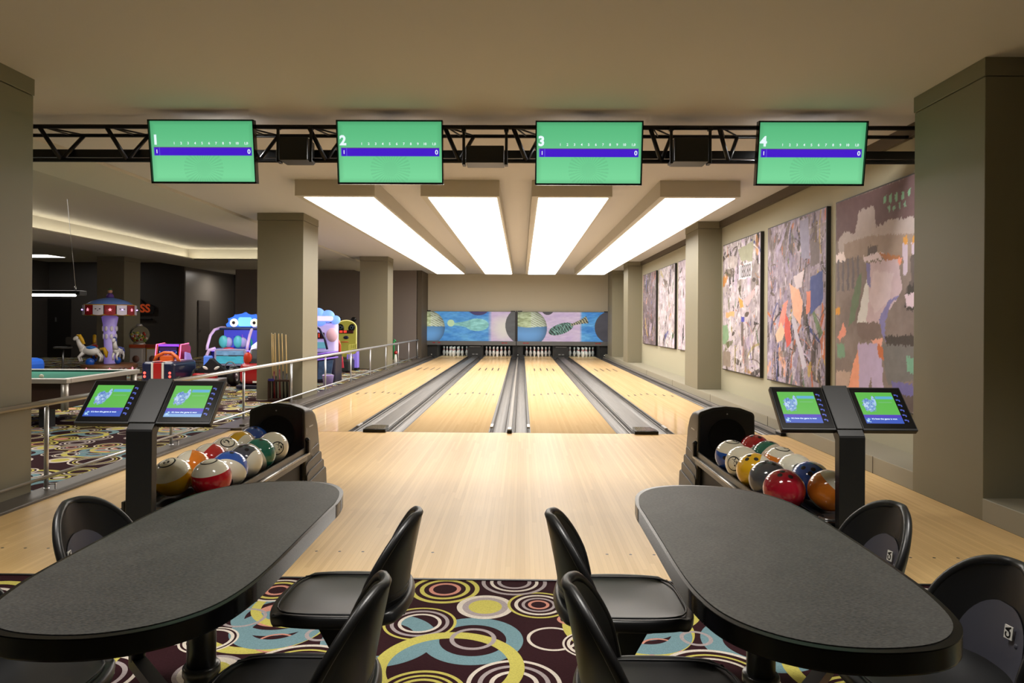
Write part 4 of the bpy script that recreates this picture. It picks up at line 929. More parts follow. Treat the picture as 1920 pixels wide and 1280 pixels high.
for x in (-1.44, 1.40):
    for y in (-.79, .79):
        b = B(); cyl(b, (x, y, .245), (x, y, .60), .042, 16); obj('corner_post', b, M_alu, t)
for x in (-1.1, 1.0):
    for y in (-.5, .5):
        b = B(); bx(b, (x, y, .125), (.13, .13, .25), .01); obj('leg', b, mat('leg_gunmetal', (60, 62, 68), .35, metal=.5), t)
p = P(77.5, 706, 8.55); b = B(); sphere(b, (0, 0, 0), .028, 16, 12); o = obj('cue_ball', b, M_cream, loc=(p.x, p.y, .633)); tag(o, 'white cue ball resting on the green felt near the left column', 'cue ball')
a = P(155, 552, 9.2); t = thing('billiard_lamp', 'long black hanging lamp with a bright white tube over the pool table', 'lamp', (a.x, 9.2, a.z))
b = B(); bx(b, (-1.2, 0, .03), (2.4, .10, .045), .01); bx(b, (-.02, 0, .02), (.06, .16, .06), .01); obj('housing', b, M_blackm, t)
b = B(); bx(b, (-1.25, 0, -.012), (2.3, .05, .03), .008); obj('tube', b, M_tube, t)
b = B(); cyl(b, (-.10, 0, .05), (-.10, 0, .11), .012, 8); cyl(b, (-.10, 0, .1), (-.42, .3, 1.35), .003, 6); obj('suspension_wire', b, M_steel, t)
# cue stand
M_blond = mat('blond_cue', (214, 184, 124), .3); M_but = [mat('butt_black', (22, 16, 16), .3), mat('butt_red', (110, 22, 28), .3), mat('butt_black', (22, 16, 16), .3)]
a = P(505, 750, 11.5); c = P(544, 750, 11.5)
t = thing('cue_stand', 'dark wooden cue stand at the foot of the column with the pool cues', 'cue rack', ((a.x+c.x)/2, 11.5, 0)); hw = (c.x-a.x)/2
b = B(); bx(b, (0, 0, .02), (hw*2, .16, .04), .006); obj('base', b, M_mah, t)
b = B(); bx(b, (0, 0, .345), (hw*2, .12, .03), .004); obj('upper_shelf', b, M_mah, t)
for q in (-1, 1):
    b = B(); bx(b, (q*hw, 0, .18), (.02, .12, .35), .003); obj('side', b, M_mah, t)
b = B(); bx(b, (-hw*.7, -.065, .36), (.10, .012, .04), .003); obj('chalk_tray', b, mat('purple_plastic', (52, 42, 120), .4), t)
for k, (xt, xb, yt, sp) in enumerate(((509.3, 512, 625, 0), (512, 515, 627, 1), (515.6, 518.6, 625, 0), (522.5, 525, 626, 1), (528.7, 532, 626, 2), (536, 538.5, 628, 2))):
    A_ = P(xt, yt, 11.55); Bt = P(xb, 752, 11.5); Bt.z = .045; d = Bt-A_; t = thing('pool_cue', ['blond pool cue standing farthest left in the cue stand', 'blond pool cue with dark red butt, just right of the leftmost cue', 'blond pool cue with a plain light shaft, third from the left', 'pool cue with red butt in the middle of the stand', 'pool cue with ringed black butt, second from the right', 'pool cue with black butt, farthest right in the stand'][k], 'pool cue', tuple(Bt), 0, None)
    sp_ = .55+.03*(k % 3) if sp else .66
    b = B(); cyl(b, -d, -d*(1-sp_), .0068, 8, .0095); obj('shaft', b, M_blond, t)
    b = B(); cyl(b, -d*(1-sp_), (0, 0, 0), .0115, 8, .0155); obj('butt', b, M_but[(k*2+1) % 3 if sp == 1 else 0] if sp != 1 else mat('butt_red', (110, 22, 28), .3), t)
    b = B(); cyl(b, -d*1.008, -d, .007, 8); obj('tip', b, M_white, t)
# ================================================================== ARCADE
def em(name, rgb, es=1.0): return mat(name, rgb, .5, emit=rgb, es=es)
def star(r, n=5): return [((r if i % 2 == 0 else r*.42)*sin(pi*i/n), (r if i % 2 == 0 else r*.42)*cos(pi*i/n)) for i in range(2*n)]
def roundrect(x0, x1, z0, z1, r, n=4):
    out = []
    for cx, cz, a0 in ((x1-r, z1-r, 0), (x0+r, z1-r, pi/2), (x0+r, z0+r, pi), (x1-r, z0+r, 3*pi/2)):
        out += [(cx+r*cos(a0+pi/2*k/n), cz+r*sin(a0+pi/2*k/n)) for k in range(n+1)]
    return out
def wheel(parent, c, r, w, m_t, m_h, ax='x', name='wheel'):
    rot = (0, radians(90), 0) if ax == 'x' else (radians(90), 0, 0)
    b = B(); lathe(b, [(r*.55, -w/2), (r*.92, -w/2), (r, -w*.3), (r, w*.3), (r*.92, w/2), (r*.55, w/2)], 24, c, rot); o = obj(name, b, m_t, parent)
    b = B(); lathe(b, [(0, -w*.45), (r*.15, -w*.5), (r*.2, -w*.3), (r*.5, -w*.35), (r*.6, -w*.46), (r*.6, w*.46), (r*.5, w*.35), (r*.2, w*.3), (r*.15, w*.5), (0, w*.45)], 24, c, rot); obj('hub', b, m_h, o)
# carousel
cx, cy = -10.52, 17.3
t = thing('carousel_ride', 'small carousel with blue dome and red and white panels before the olive column', 'carousel', (cx, cy, 0))
Wp = mat('carousel_white', (222, 216, 226), .35, coat=.3); Rp = mat('carousel_red', (150, 22, 32), .35, coat=.3); Gd = mat('carousel_gold', (196, 150, 40), .35); Bl = mat('carousel_blue', (24, 82, 178), .3)
b = B(); lathe(b, [(0, .24), (.60, .24), (.64, .22), (.62, .0), (0, 0)], 36); obj('base', b, mat('carousel_brown', (110, 72, 44), .4), t)
b = B(); lathe(b, [(.13, .23), (.125, .6), (.14, .95), (.15, 1.0), (.14, 1.02), (.16, 1.25), (.19, 1.42), (.15, 1.46), (0, 1.46)], 28); col_ = obj('centre_column', b, mat('carousel_lilac', (196, 184, 226), .4, emit=(120, 95, 200), es=.25), t)
for zc, r_ in ((.93, .15), (1.13, .165)):
    for k in range(8):
        a = 2*pi*k/8; b = B(); sphere(b, (r_*cos(a), r_*sin(a), zc), .05, 10, 8, (.35, .8, 1.4), (0, 0, a)); obj('column_panel', b, Wp, col_)
b = B(); lathe(b, [(0, 1.93), (.05, 1.925), (.25, 1.88), (.42, 1.82), (.52, 1.75), (.53, 1.73), (.50, 1.72), (0, 1.72)], 36); obj('dome', b, mat('carousel_dome', (92, 128, 200), .35), t)
b = B(); lathe(b, [(0, 1.50), (.57, 1.50), (.60, 1.48), (.57, 1.46), (0, 1.46)], 36); lathe(b, [(.57, 1.74), (.59, 1.72), (.57, 1.70), (0, 1.70), (0, 1.74)], 36); obj('canopy_ring', b, Gd, t)
def curved_panel(parent, r, z0, z1, a0, a1, m, th=.03, scal=True):
    b = B(); n = 6; rows = []
    for rr in (r, r+th):
        for z in (z0, z1):
            rows.append([b.verts.new((rr*cos(a0+(a1-a0)*i/n), rr*sin(a0+(a1-a0)*i/n), z-(.02*sin(pi*i/n) if z == z0 and scal else 0))) for i in range(n+1)])
    for p_, q_ in ((0, 1), (2, 3), (0, 2), (1, 3)):
        for i in range(n): b.faces.new((rows[p_][i], rows[p_][i+1], rows[q_][i+1], rows[q_][i]))
    for i in (0, n): b.faces.new((rows[0][i], rows[1][i], rows[3][i], rows[2][i]))
    return obj('face_panel' if m is Wp else 'star_panel', b, m, parent)
for zz0, zz1, r_ in ((1.49, 1.72, .575), (.03, .22, .60)):
    for k in range(14):
        a = 2*pi*k/14+.1; o = curved_panel(t, r_, zz0, zz1, a+.02, a+2*pi/14-.02, Rp if k % 2 else Wp)
        am = a+pi/14; zc = (zz0+zz1)/2; Mx = Matrix.Rotation(am+pi/2, 4, 'Z') @ Matrix.Translation((0, -(r_+.034), zc))
        if k % 2:
            b = B(); prism(b, star(.05), 0, .006, M=Mx @ MXZ(0)); obj('star', b, em('star_glow', (255, 170, 190), .8), o)
        else:
            b = B()
            for ex in (-.05, .05): prism(b, [(ex+.022*cos(q), .02+.012*sin(q)) for q in np.linspace(0, 2*pi, 8)[:-1]], 0, .005, M=Mx @ MXZ(0))
            prism(b, [(.012*cos(q), -.02+.01*sin(q)) for q in np.linspace(0, 2*pi, 8)[:-1]], 0, .005, M=Mx @ MXZ(0)); obj('face_marks', b, M_ink, o)
            if zz0 > 1 and k % 4 == 0:
                b = B(); sphere(b, Mx @ Vector((0, -.01, -.0)), .018, 8, 6); obj('bulb', b, em('bulb_violet', (190, 160, 255), 3), o)
b = B(); lathe(b, [(0, 1.92), (.09, 1.92), (.085, 1.97), (.05, 2.03), (0, 2.04)], 14); fin = obj('top_figure', b, mat('carousel_purple', (96, 60, 140), .4), t)
b = B(); sphere(b, (0, 0, 2.08), .055, 14, 10); obj('head', b, mat('skin_tone', (214, 160, 120), .5), fin); b = B(); sphere(b, (0, 0, 2.125), .05, 12, 8, (1, 1, .6)); obj('hat', b, mat('hat_green', (28, 70, 40), .5), fin)
def horse(parent, x, y, z, rz, body, mane, sad, s=1.0):
    T = Matrix.Translation((x, y, z)) @ Matrix.Rotation(rz, 4, 'Z') @ Matrix.Scale(s, 4)
    def fin_(b, n, m, par):
        bmesh.ops.transform(b, matrix=T, verts=b.verts[:]); return obj(n, b, m, par)
    b = B(); sphere(b, (0, 0, 0), .11, 14, 10, (1.9, .9, .95), (0, radians(-8), 0)); sphere(b, (.17, 0, .03), .085, 12, 8, (1, .85, 1.1)); tube(b, [(.18, 0, .05), (.25, 0, .17), (.28, 0, .27)], [.075, .058, .05], 10)
    sphere(b, (.32, 0, .30), .055, 12, 8, (1.5, .8, .9), (0, radians(35), 0))
    for sx, dx in ((.15, .10), (-.16, -.08)):
        for sy in (-.05, .05): tube(b, [(sx, sy, -.04), (sx+dx, sy, -.14), (sx+dx*.6, sy, -.25)], [.04, .026, .022], 8)
    h = fin_(b, 'horse', body, parent)
    b = B(); tube(b, [(.15, 0, .16), (.20, 0, .27), (.25, 0, .36), (.31, 0, .37)], [.03, .045, .045, .02], 8); fin_(b, 'mane', mane, h); b = B(); tube(b, [(-.20, 0, .04), (-.29, 0, .05), (-.33, 0, -.04), (-.34, 0, -.16)], [.03, .045, .05, .02], 8); fin_(b, 'tail', mane, h)
    b = B(); sphere(b, (-.0, 0, .07), .09, 12, 8, (1.3, 1.1, .6)); fin_(b, 'saddle', sad, h)
    b = B(); sphere(b, (.02, 0, -.27), .1, 12, 8, (1, .8, 1)); fin_(b, 'cloud_stand', Bl, h)
cw = mat('horse_white', (224, 220, 216), .35); cy_ = mat('mane_yellow', (212, 164, 20), .4); cb_ = mat('saddle_blue', (40, 110, 190), .35)
horse(t, -.18, -.48, .58, radians(190), cw, cy_, cb_, 1.05); horse(t, .40, -.30, .58, radians(-80), cw, mat('horse_tack', (70, 80, 150), .4), mat('horse_tack', (70, 80, 150), .4), .9)
horse(t, -.5, .15, .60, radians(120), mat('horse_brown', (130, 76, 30), .4), cy_, Rp, .95)
# sign on the far wall with shelf
p = P(268, 577, 24.2); t = thing('wall_sign', 'black cut-out sign with orange lettering on the dark far wall', 'sign', (p.x, 24.24, p.z))
b = B(); prism(b, [(-.62, -.22), (.38, -.22), (.42, .02), (.3, .12), (.0, .16), (-.08, .32), (-.22, .28), (-.36, .30), (-.62, .18)], 0, .05, .01, M=MXZ(0)); obj('backing', b, mat('sign_black', (20, 16, 16), .5), t)
text('lettering', 'LiSS', .40, em('sign_orange', (196, 72, 26), .3), t, Matrix.Translation((-.38, -.055, -.03)) @ M2, depth=.01, bold=.012)
b = B(); bx(b, (-.1, -.02, -.40), (.85, .12, .05), .01); tag(obj('wall_shelf', b, M_blackm, loc=tuple(t.location)), 'short dark shelf under the orange-lettered sign', 'shelf')
# prize machines
def prize(px, label, topc, pan, globe):
    p = P(px, 690, 19.6); t = thing('prize_machine', label, 'vending machine', (p.x, 19.6, 0)); O = mat('prize_orange', (190, 82, 44), .4)
    b = B(); bx(b, (0, 0, .30), (.46, .4, .52), .02); bx(b, (0, 0, .02), (.42, .36, .06), .0); obj('cabinet', b, pan, t)
    b = B(); bx(b, (0, -.005, .60), (.47, .42, .10), .02); obj('top_trim', b, topc, t)
    b = B(); bx(b, (-.02, -.205, .32), (.36, .02, .40), .01); pn = obj('front_panel', b, mat('prize_panel', (196, 190, 180), .4), t)
    b = B(); lathe(b, [(0, 0), (.10, .0), (.10, .012), (0, .02)], 20, (-.02, -.215, .24), (radians(90), 0, 0)); obj('dial', b, mat('dial_brown', (120, 84, 70), .4), pn)
    if globe:
        b = B(); sphere(b, (-.05, 0, .93), .27, 24, 16); g = obj('globe', b, GLASS, t)
        for k in range(46):
            u = random.uniform(0, 2*pi); r = .2*sqrt(random.random()); b = B(); sphere(b, (-.05+r*cos(u), r*sin(u), .76+.22*random.random()), .032, 8, 6); obj('gumball', b, mat('gum_%d' % (k % 4), [(200, 180, 60), (190, 60, 40), (120, 160, 60), (210, 200, 190)][k % 4], .3), t)
        b = B(); lathe(b, [(0, .64), (.18, .64), (.14, .70), (.0, .70)], 20, (-.05, 0, 0)); lathe(b, [(0, 1.18), (.1, 1.18), (.06, 1.24), (0, 1.25)], 16, (-.05, 0, 0)); obj('globe_collar', b, M_alu, t)
    return t
GLASS = bpy.data.materials.new('clear_glass'); GLASS.use_nodes = True; g_ = GLASS.node_tree.nodes['Principled BSDF']; g_.inputs['Transmission Weight'].default_value = 1; g_.inputs['Roughness'].default_value = .02; g_.inputs['IOR'].default_value = 1.1; g_.inputs['Base Color'].default_value = (.9, .9, .88, 1)
prize(264, 'orange and white prize machine with a clear gumball globe on top, beside the olive column', mat('prize_orange', (190, 82, 44), .4), mat('prize_cream', (176, 168, 156), .4), True)
prize(295, 'orange topped yellow prize machine, right neighbour of the gumball machine', mat('prize_redorange', (150, 52, 34), .4), mat('prize_yellow', (186, 140, 40), .4), False)
# far stool and far-left wheel ride
p = P(118, 662, 17.5); t = thing('bar_stool', 'dim grey bar stool in the dark far left corner', 'stool', (p.x, 17.5, 0))
b = B(); lathe(b, [(0, .60), (.2, .60), (.22, .63), (.2, .65), (0, .65)], 20); prism(b, roundrect(-.05, .24, .70, .90, .04), -.0, .03, .005, M=MXZ(.2)); obj('seat', b, mat('stool_grey', (70, 66, 62), .4), t)
b = B(); cyl(b, (0, 0, 0), (0, 0, .6), .025, 10); lathe(b, [(0, 0), (.2, 0), (.18, .02), (0, .03)], 20); obj('stand', b, M_steel, t)
p = P(66, 688, 13.0); t = thing('motorcycle_ride', 'blue ride with white rimmed wheel peeking out beside the near left column', 'arcade ride', (p.x-.58, 13.0, 0))
wheel(t, (.40, -.2, .42), .22, .1, mat('ride_blue', (30, 60, 160), .3), mat('ride_blue', (30, 60, 160), .3), 'x')
b = B(); tube(b, [(.46, -.2+.2*cos(a), .42+.2*sin(a)) for a in np.linspace(0, 2*pi, 25)[:-1]], .02, 6, True); obj('light_rim', b, em('rim_white', (225, 225, 255), .9), t)
b = B(); bx(b, (.1, .1, .35), (.8, .7, .5), .12, seg=3); obj('body', b, Bl, t); b = B(); bx(b, (.25, -.1, .68), (.4, .4, .14), .05, seg=3); obj('fairing', b, M_red, t)
# striped kiddie car seen from behind
p = P(296, 720, 13.4); t = thing('kiddie_car', 'blue kiddie car with red and white stripes and lit tail lights, seen from behind', 'arcade ride', (p.x, 13.4, 0)); Nv = mat('car_navy', (20, 28, 62), .3, coat=.5)
b = B(); bx(b, (0, .45, .30), (.66, .95, .46), .07, seg=4); body = obj('body', b, Nv, t)
for x, w_, m_ in ((-.10, .045, M_white), (.11, .045, M_white), (.005, .16, M_red)):
    b = B(); bx(b, (x, -.028, .31), (w_, .02, .40), .008); bx(b, (x, .4, .528), (w_, .8, .012), .004); obj('stripe', b, m_, body)
for x in (-.27, .27):
    for z in (.24, .31):
        b = B(); sphere(b, (x*.93, -.03, z), .026, 10, 8, (1, .6, 1)); obj('tail_light', b, em('tail_red', (255, 70, 60), 3.0), t)
b = B(); tube(b, [(-.24, .30, .50), (-.20, .32, .62), (-.06, .34, .69), (.10, .34, .69), (.22, .32, .60), (.27, .30, .50)], .035, 8); bx(b, (0, .34, .55), (.30, .05, .2), .03); obj('seat', b, mat('seat_orange', (206, 92, 26), .4), t)
for x in (-.33, .33):
    for y in (.15, .75): wheel(t, (x, y, .12), .12, .06, M_black, M_alu)
# racing cabinet
p = P(318, 712, 14.9); t = thing('racing_cabinet', 'red and violet glowing racing arcade cabinet behind the striped kiddie car', 'arcade machine', (p.x, 14.9, 0))
b = B(); pr = [(-.25, 0), (.35, 0), (.40, .75), (.30, .84), (-.05, .82), (-.10, .5), (-.2, .35)]
for q in (-1, 1):
    b = B(); prism(b, pr, -.02, .02, .006, M=MYZ(q*.25)); obj('side_panel', b, M_red, t)
    b = B(); tube(b, [(q*.27, y, z) for y, z in ((-.2, .35), (-.10, .5), (-.05, .82), (.30, .84))], .012, 6); obj('neon_edge', b, em('neon_pink', (255, 120, 170), 1.0), t)
b = B(); bb(b, -.23, .23, -.02, .34, 0, .83); obj('core', b, mat('cab_dark', (24, 14, 40), .4), t)
b = B(); bx(b, (0, -.04, .80), (.44, .05, .05), .01); obj('marquee', b, em('marquee_violet', (130, 60, 240), 1.2), t)
def scr1(U, V):
    n = pnoise(U, V, 8, 91)[..., None]; c = np.where(n > .62, np.array((190, 210, 255.)), np.where(n > .5, np.array((50, 90, 220.)), np.array((16, 22, 90.)))); return np.where((V > .72)[..., None], np.array((60, 30, 80.)), c)
painted('display', .38, .26, 50, 36, scr1, M_scr, t, Matrix.Translation((-.19, -.075, .50)) @ M2)
b = B(); bx(b, (0, -.06, .63), (.42, .02, .30), .0); obj('screen_frame', b, M_black, t)
b = B(); tube(b, [(.08*cos(a), -.16+.02*sin(a), .42+.08*sin(a)) for a in np.linspace(0, 2*pi, 17)[:-1]], .013, 6, True); cyl(b, (0, -.16, .42), (0, -.02, .42), .015, 8); bx(b, (0, -.10, .35), (.44, .14, .06), .01); obj('steering_wheel', b, M_black, t)
b = B(); prism(b, [(0, .02), (.4, .02), (.42, .3), (.2, .62), (0, .66)], -.02, .02, .005, M=MYZ(0.34)); obj('side_fin', b, mat('fin_lilac', (170, 150, 214), .4, emit=(120, 90, 200), es=.3), t)
for y in (-.25, .2): wheel(t, (.34, y, .13), .13, .07, mat('wheel_orange', (176, 84, 40), .4), mat('wheel_cream', (210, 190, 160), .4))
# fish game
FX, FY = P(453, 690, 17.0).x, 17.0
t = thing('fish_game', 'large glowing blue water game with round-eyed creature topper, left of the column', 'arcade machine', (FX, FY, 0)); Lb = mat('machine_navy', (34, 44, 110), .35)
b = B(); bx(b, (0, .3, .33), (1.55, .75, .66), .08, seg=3); obj('base', b, Lb, t)
b = B(); bx(b, (0, .62, .88), (1.4, .12, .5), .02); obj('back_screen', b, mat('fg_back', (60, 66, 150), .4, emit=(70, 74, 190), es=.9), t)
b = B(); bx(b, (0, .42, 1.145), (1.3, .5, .06), .02); obj('roof', b, mat('fg_roof', (20, 40, 70), .3), t)
for q in (-1, 0.25, 1):
    b = B(); xx = q*.80; tube(b, [(xx, -.16, .62), (xx, -.14, .72), (xx*.99, -.0, .98), (xx*.94, .14, 1.12), (xx*.86, .35, 1.17), (xx*.86, .6, 1.17)], .035, 8); obj('arch', b, mat('fg_arch', (214, 190, 206), .35, emit=(200, 160, 220), es=.25), t)
for q in (-.78, .28):
    b = B(); tube(b, [(q, -.20, .08), (q, -.21, .5), (q+.05, -.2, .62), (q+.2, -.19, .66)], .04, 8); obj('front_arch', b, mat('fg_arch', (214, 190, 206), .35, emit=(200, 160, 220), es=.25), t)
b = B(); bx(b, (-.1, -.1, .60), (1.3, .06, .02), .005); obj('light_strip', b, em('strip_violet', (150, 110, 255), 2.0), t)
b = B(); sphere(b, (-.28, -.1, .64), .1, 12, 8, (1.6, .6, .5)); obj('crab_ornament', b, M_red, t)
for x in (-.55, -.18):
    b = B(); sphere(b, (x, .2, .82), .13, 12, 10, (.9, .5, 1.2)); obj('water_gun', b, mat('gun_green', (90, 190, 170), .3, emit=(60, 170, 160), es=.3), t)
    b = B(); sphere(b, (x+.12, .22, .80), .12, 12, 10, (.9, .4, 1.1)); obj('shell_shape', b, mat('shell_grey', (180, 180, 200), .3), t)
b = B(); prism(b, [(-.46, .0), (.42, .0), (.48, .10), (.40, .16), (.44, .24), (.28, .24), (.26, .33), (.10, .30), (0, .38), (-.12, .31), (-.26, .32), (-.28, .24), (-.44, .22), (-.38, .12), (-.48, .08)], 0, .14, .02, M=MXZ(.35) @ Matrix.Translation((-.02, 1.19, 0))); tp = obj('topper', b, mat('fg_top', (60, 120, 230), .4, emit=(60, 120, 240), es=.7), t)
b = B(); prism(b, roundrect(-.17, .17, .02, .25, .05), 0, .02, .003, M=MXZ(.205) @ Matrix.Translation((0, 1.19, 0))); obj('topper_plate', b, em('fg_plate', (120, 200, 245), .9), tp)
text('topper_text', 'OCEAN', .06, mat('fg_ink', (20, 40, 120), .5), tp, Matrix.Translation((0, .18, 1.37)) @ M2, depth=.002, align='CENTER') if False else None
for x in (-.27, .25):
    b = B(); sphere(b, (x, .17, 1.30), .105, 20, 12, (1, .45, 1)); e_ = obj('eye', b, em('eye_cream', (255, 250, 205), .85), tp)
    b = B(); sphere(b, (x+.01, .12, 1.30), .042, 12, 8, (1, .5, 1)); obj('pupil', b, M_ink, e_)
gl = bpy.data.lights.new('machine_glow', 'POINT'); gl.energy = 14; gl.color = (.45, .35, 1); gl.shadow_soft_size = .3; go = bpy.data.objects.new('machine_glow', gl); COL.objects.link(go); go.location = (FX-.2, FY-.45, .95)
for k in range(6):
    b = B(); tube(b, [(-.62+k*.22, .52, .66), (-.60+k*.22+.04*sin(k*2), .5, .80), (-.63+k*.22, .5, .90+.05*(k % 3))], [.02, .03, .012], 6); obj('coral', b, mat('coral_%d' % (k % 3), [(40, 160, 140), (60, 90, 220), (170, 120, 230)][k % 3], .4, emit=[(30, 150, 130), (50, 80, 230), (150, 100, 240)][k % 3], es=.4), t)
# go-kart driving game
KX, KY = P(409, 722, 14.3).x, 14.3
t = thing('go_kart_game', 'black kart driving game with a wide bright screen in front of the blue water game', 'arcade machine', (KX, KY, 0))
b = B(); bx(b, (-.05, .8, .25), (1.0, .3, .5), .04); obj('screen_plinth', b, mat('kart_navy', (22, 22, 50), .35), t)
b = B(); prism(b, roundrect(-.36, .34, .36, .73, .06), 0, .06, .01, M=MXZ(.66)); obj('screen_frame', b, mat('frame_lilac', (170, 165, 200), .3), t)
def scr2(U, V):
    n = pnoise(U, V, 6, 31)[..., None]; c = np.where((V > .6)[..., None], np.array((150, 190, 225.))-n*60, np.array((60, 160, 180.))+n*30); return np.where(((abs(V-.62) < .1*n[..., 0]))[..., None], np.array((60, 70, 80.)), c)
painted('display', .60, .28, 60, 36, scr2, M_scr, t, Matrix.Translation((-.31, .59, .41)) @ M2)
b = B(); bx(b, (-.52, .66, .40), (.20, .05, .36), .03); obj('side_screen', b, mat('ss_blue', (60, 90, 170), .3, emit=(90, 130, 220), es=.6), t)
b = B(); prism(b, [(-.42, .20), (.22, .20), (.20, .33), (.06, .40), (-.08, .56), (-.14, .56), (-.24, .40), (-.40, .33)], -.06, .06, .02, M=MXZ(-.05)); bx(b, (-.08, .2, .22), (.36, .5, .16), .05, seg=3); obj('kart_body', b, mat('kart_black', (12, 10, 16), .6), t)
b = B(); bx(b, (-.15, -.27, .20), (.5, .12, .12), .03); obj('rear_bumper', b, M_red, t); b = B(); bx(b, (-.08, -.34, .235), (.10, .012, .06), .003); obj('number_plate', b, mat('plate_pink', (226, 180, 190), .4), t)
b = B(); bx(b, (-.06, -.25, .09), (.6, .5, .14), .03); obj('platform', b, mat('plat_grey', (170, 168, 172), .4), t)
for x, z in ((-.22, .36), (.02, .36)):
    b = B(); sphere(b, (x, -.115, z), .05, 10, 8, (1.3, .3, .6), (0, .5 if x < -.1 else -.5, 0)); obj('seat_patch', b, M_white, t)
for x, y, r in ((.40, -.15, .2), (-.50, -.05, .17), (.36, .35, .16)): wheel(t, (x, y, r), r, .15, M_black, M_alu)
b = B(); tube(b, [(.16+.11*cos(a), .22, .36+.11*sin(a)) for a in np.linspace(0, 2*pi, 17)[:-1]], .014, 6, True); cyl(b, (.16, .22, .36), (.16, .5, .36), .02, 8); obj('steering_wheel', b, mat('wheel_grey', (120, 120, 124), .35), t)
# red ride
p = P(472, 726, 13.6); t = thing('red_race_ride', 'red racing ride with white lit rear arch, half hidden by the cue column', 'arcade ride', (p.x, 13.6, 0))
b = B(); bx(b, (.1, .3, .30), (.62, .9, .42), .1, seg=4); obj('body', b, M_red, t); b = B(); bx(b, (.1, .3, .04), (.7, .95, .08), .02); obj('floor_base', b, mat('ride_navy', (26, 20, 44), .4), t)
b = B(); prism(b, [(-.1, .45), (.5, .45), (.5, .72), (.3, .80), (.0, .78), (-.06, .6)], -.2, .2, .04, M=MYZ(.16)); obj('hood', b, mat('ride_black', (20, 14, 24), .3), t)
b = B(); tube(b, [(-.20, .5, .15), (-.22, .5, .55), (-.14, .5, .80), (.02, .5, .92), (.2, .5, .92)], [.04, .06, .07, .07, .05], 10); obj('lit_arch', b, em('arch_white', (226, 220, 255), 1.0), t)
b = B(); sphere(b, (-.06, -.05, .60), .09, 10, 8, (1, .6, 1.4)); obj('driver_seat', b, mat('seat_redorange', (214, 60, 30), .4), t)
for z, m_ in ((.42, M_white), (.14, M_white)):
    b = B(); bx(b, (.14, -.16, z), (.12, .02, .04), .005); obj('lamp', b, m_, t)
# cloud-top shooting game right of the column
p = P(600, 720, 14.8); t = thing('cloud_top_game', 'white and violet arcade machine with a glowing cloud topper right of the cue column', 'arcade machine', (p.x, 14.8, 0)); Vi = mat('cabinet_violet', (150, 130, 226), .35, emit=(110, 90, 230), es=.35)
b = B(); bx(b, (-.1, .4, .33), (.80, .6, .66), .04); obj('cabinet', b, mat('ct_dark', (26, 24, 50), .35), t)
b = B(); bx(b, (-.05, .45, .98), (.60, .3, .66), .05, seg=3); obj('upper_cabinet', b, mat('ct_white', (200, 192, 224), .4, emit=(170, 150, 240), es=.35), t)
b = B()
for x, z, r in ((-.35, 1.42, .12), (-.15, 1.50, .15), (.08, 1.46, .14), (.25, 1.38, .10), (-.1, 1.38, .14)): sphere(b, (x, .3, z), r, 14, 10, (1.1, .6, 1))
cl = obj('cloud_topper', b, mat('cloud_blue', (120, 170, 250), .4, emit=(110, 150, 255), es=.8), t)
b = B(); prism(b, roundrect(-.4, .22, 1.36, 1.46, .045), 0, .02, .004, M=MXZ(.215)); obj('cloud_sign', b, em('cloud_sign', (250, 200, 250), .9), cl)
b = B(); bx(b, (-.12, .28, 1.03), (.26, .04, .14), .01); dd = obj('digit_display', b, mat('dd_dark', (50, 8, 14), .3), t); text('digits', '0:1', .12, em('digit_red', (255, 70, 50), 1.6), dd, Matrix.Translation((-.22, .255, 1.03)) @ M2, depth=.003)
b = B(); bx(b, (-.2, .27, .82), (.5, .03, .14), .01); obj('lower_screen', b, em('ls_teal', (90, 150, 170), .6), t)
b = B(); tube(b, [(-.2, .05, 1.28), (-.02, .0, 1.18), (.10, -.02, .98), (.16, -.02, .74)], .025, 8); obj('arched_bar', b, mat('bar_blue', (18, 22, 60), .25), t)
b = B(); sphere(b, (.2, .2, 1.05), .13, 12, 10, (1, .6, 1.2)); obj('pink_figure', b, mat('fig_pink', (234, 190, 210), .4), t)
for z in (.50, .62):
    b = B(); cyl(b, (-.3, -.2, z-.02), (.42, -.1, z+.08), .016, 8); obj('handrail', b, mat('pipe_violet', (140, 110, 200), .3, emit=(130, 80, 220), es=.4), t)
b = B(); prism(b, [(.0, .10), (.28, .12), (.34, .52), (.02, .48)], 0, .03, .004, M=MXZ(-.16)); obj('art_panel', b, mat('art_teal', (60, 84, 120), .4, var=.6, vscale=14), t)
b = B(); bx(b, (-.34, .0, .25), (.2, .3, .4), .05, seg=3); obj('seat', b, mat('ct_seat', (40, 34, 44), .4), t)
p = P(615, 722, 14.2); t = thing('violet_bucket', 'pale violet bucket on the carpet in front of the cloud topped machine', 'bucket', (p.x, 14.2, 0))
b = B(); lathe(b, [(0, 0), (.085, 0), (.12, .22), (.125, .225), (.11, .22), (.08, .02), (0, .02)], 20); obj('pail', b, mat('pail_violet', (176, 158, 226), .35), t)
b = B(); tube(b, [(.12*cos(a), 0, .22+.03*sin(a)) for a in np.linspace(0, pi, 9)], .006, 6); obj('handle', b, M_white, t)
p = P(632, 710, 16.0); t = thing('orange_arch_ride', 'orange bent pole ride with a red foot, left of the panda game', 'arcade ride', (p.x, 16, 0)); Or = mat('pole_orange', (186, 66, 36), .3)
b = B(); tube(b, [(-.28, .1, .93), (-.10, .05, .95), (.02, 0, .90), (.06, 0, .80), (.06, 0, .12)], .03, 10); obj('pole', b, Or, t)
b = B(); prism(b, [(-.08, .0), (.10, .0), (.07, .2), (-.05, .22)], -.08, .08, .02, M=MXZ(0)); obj('foot', b, Or, t)
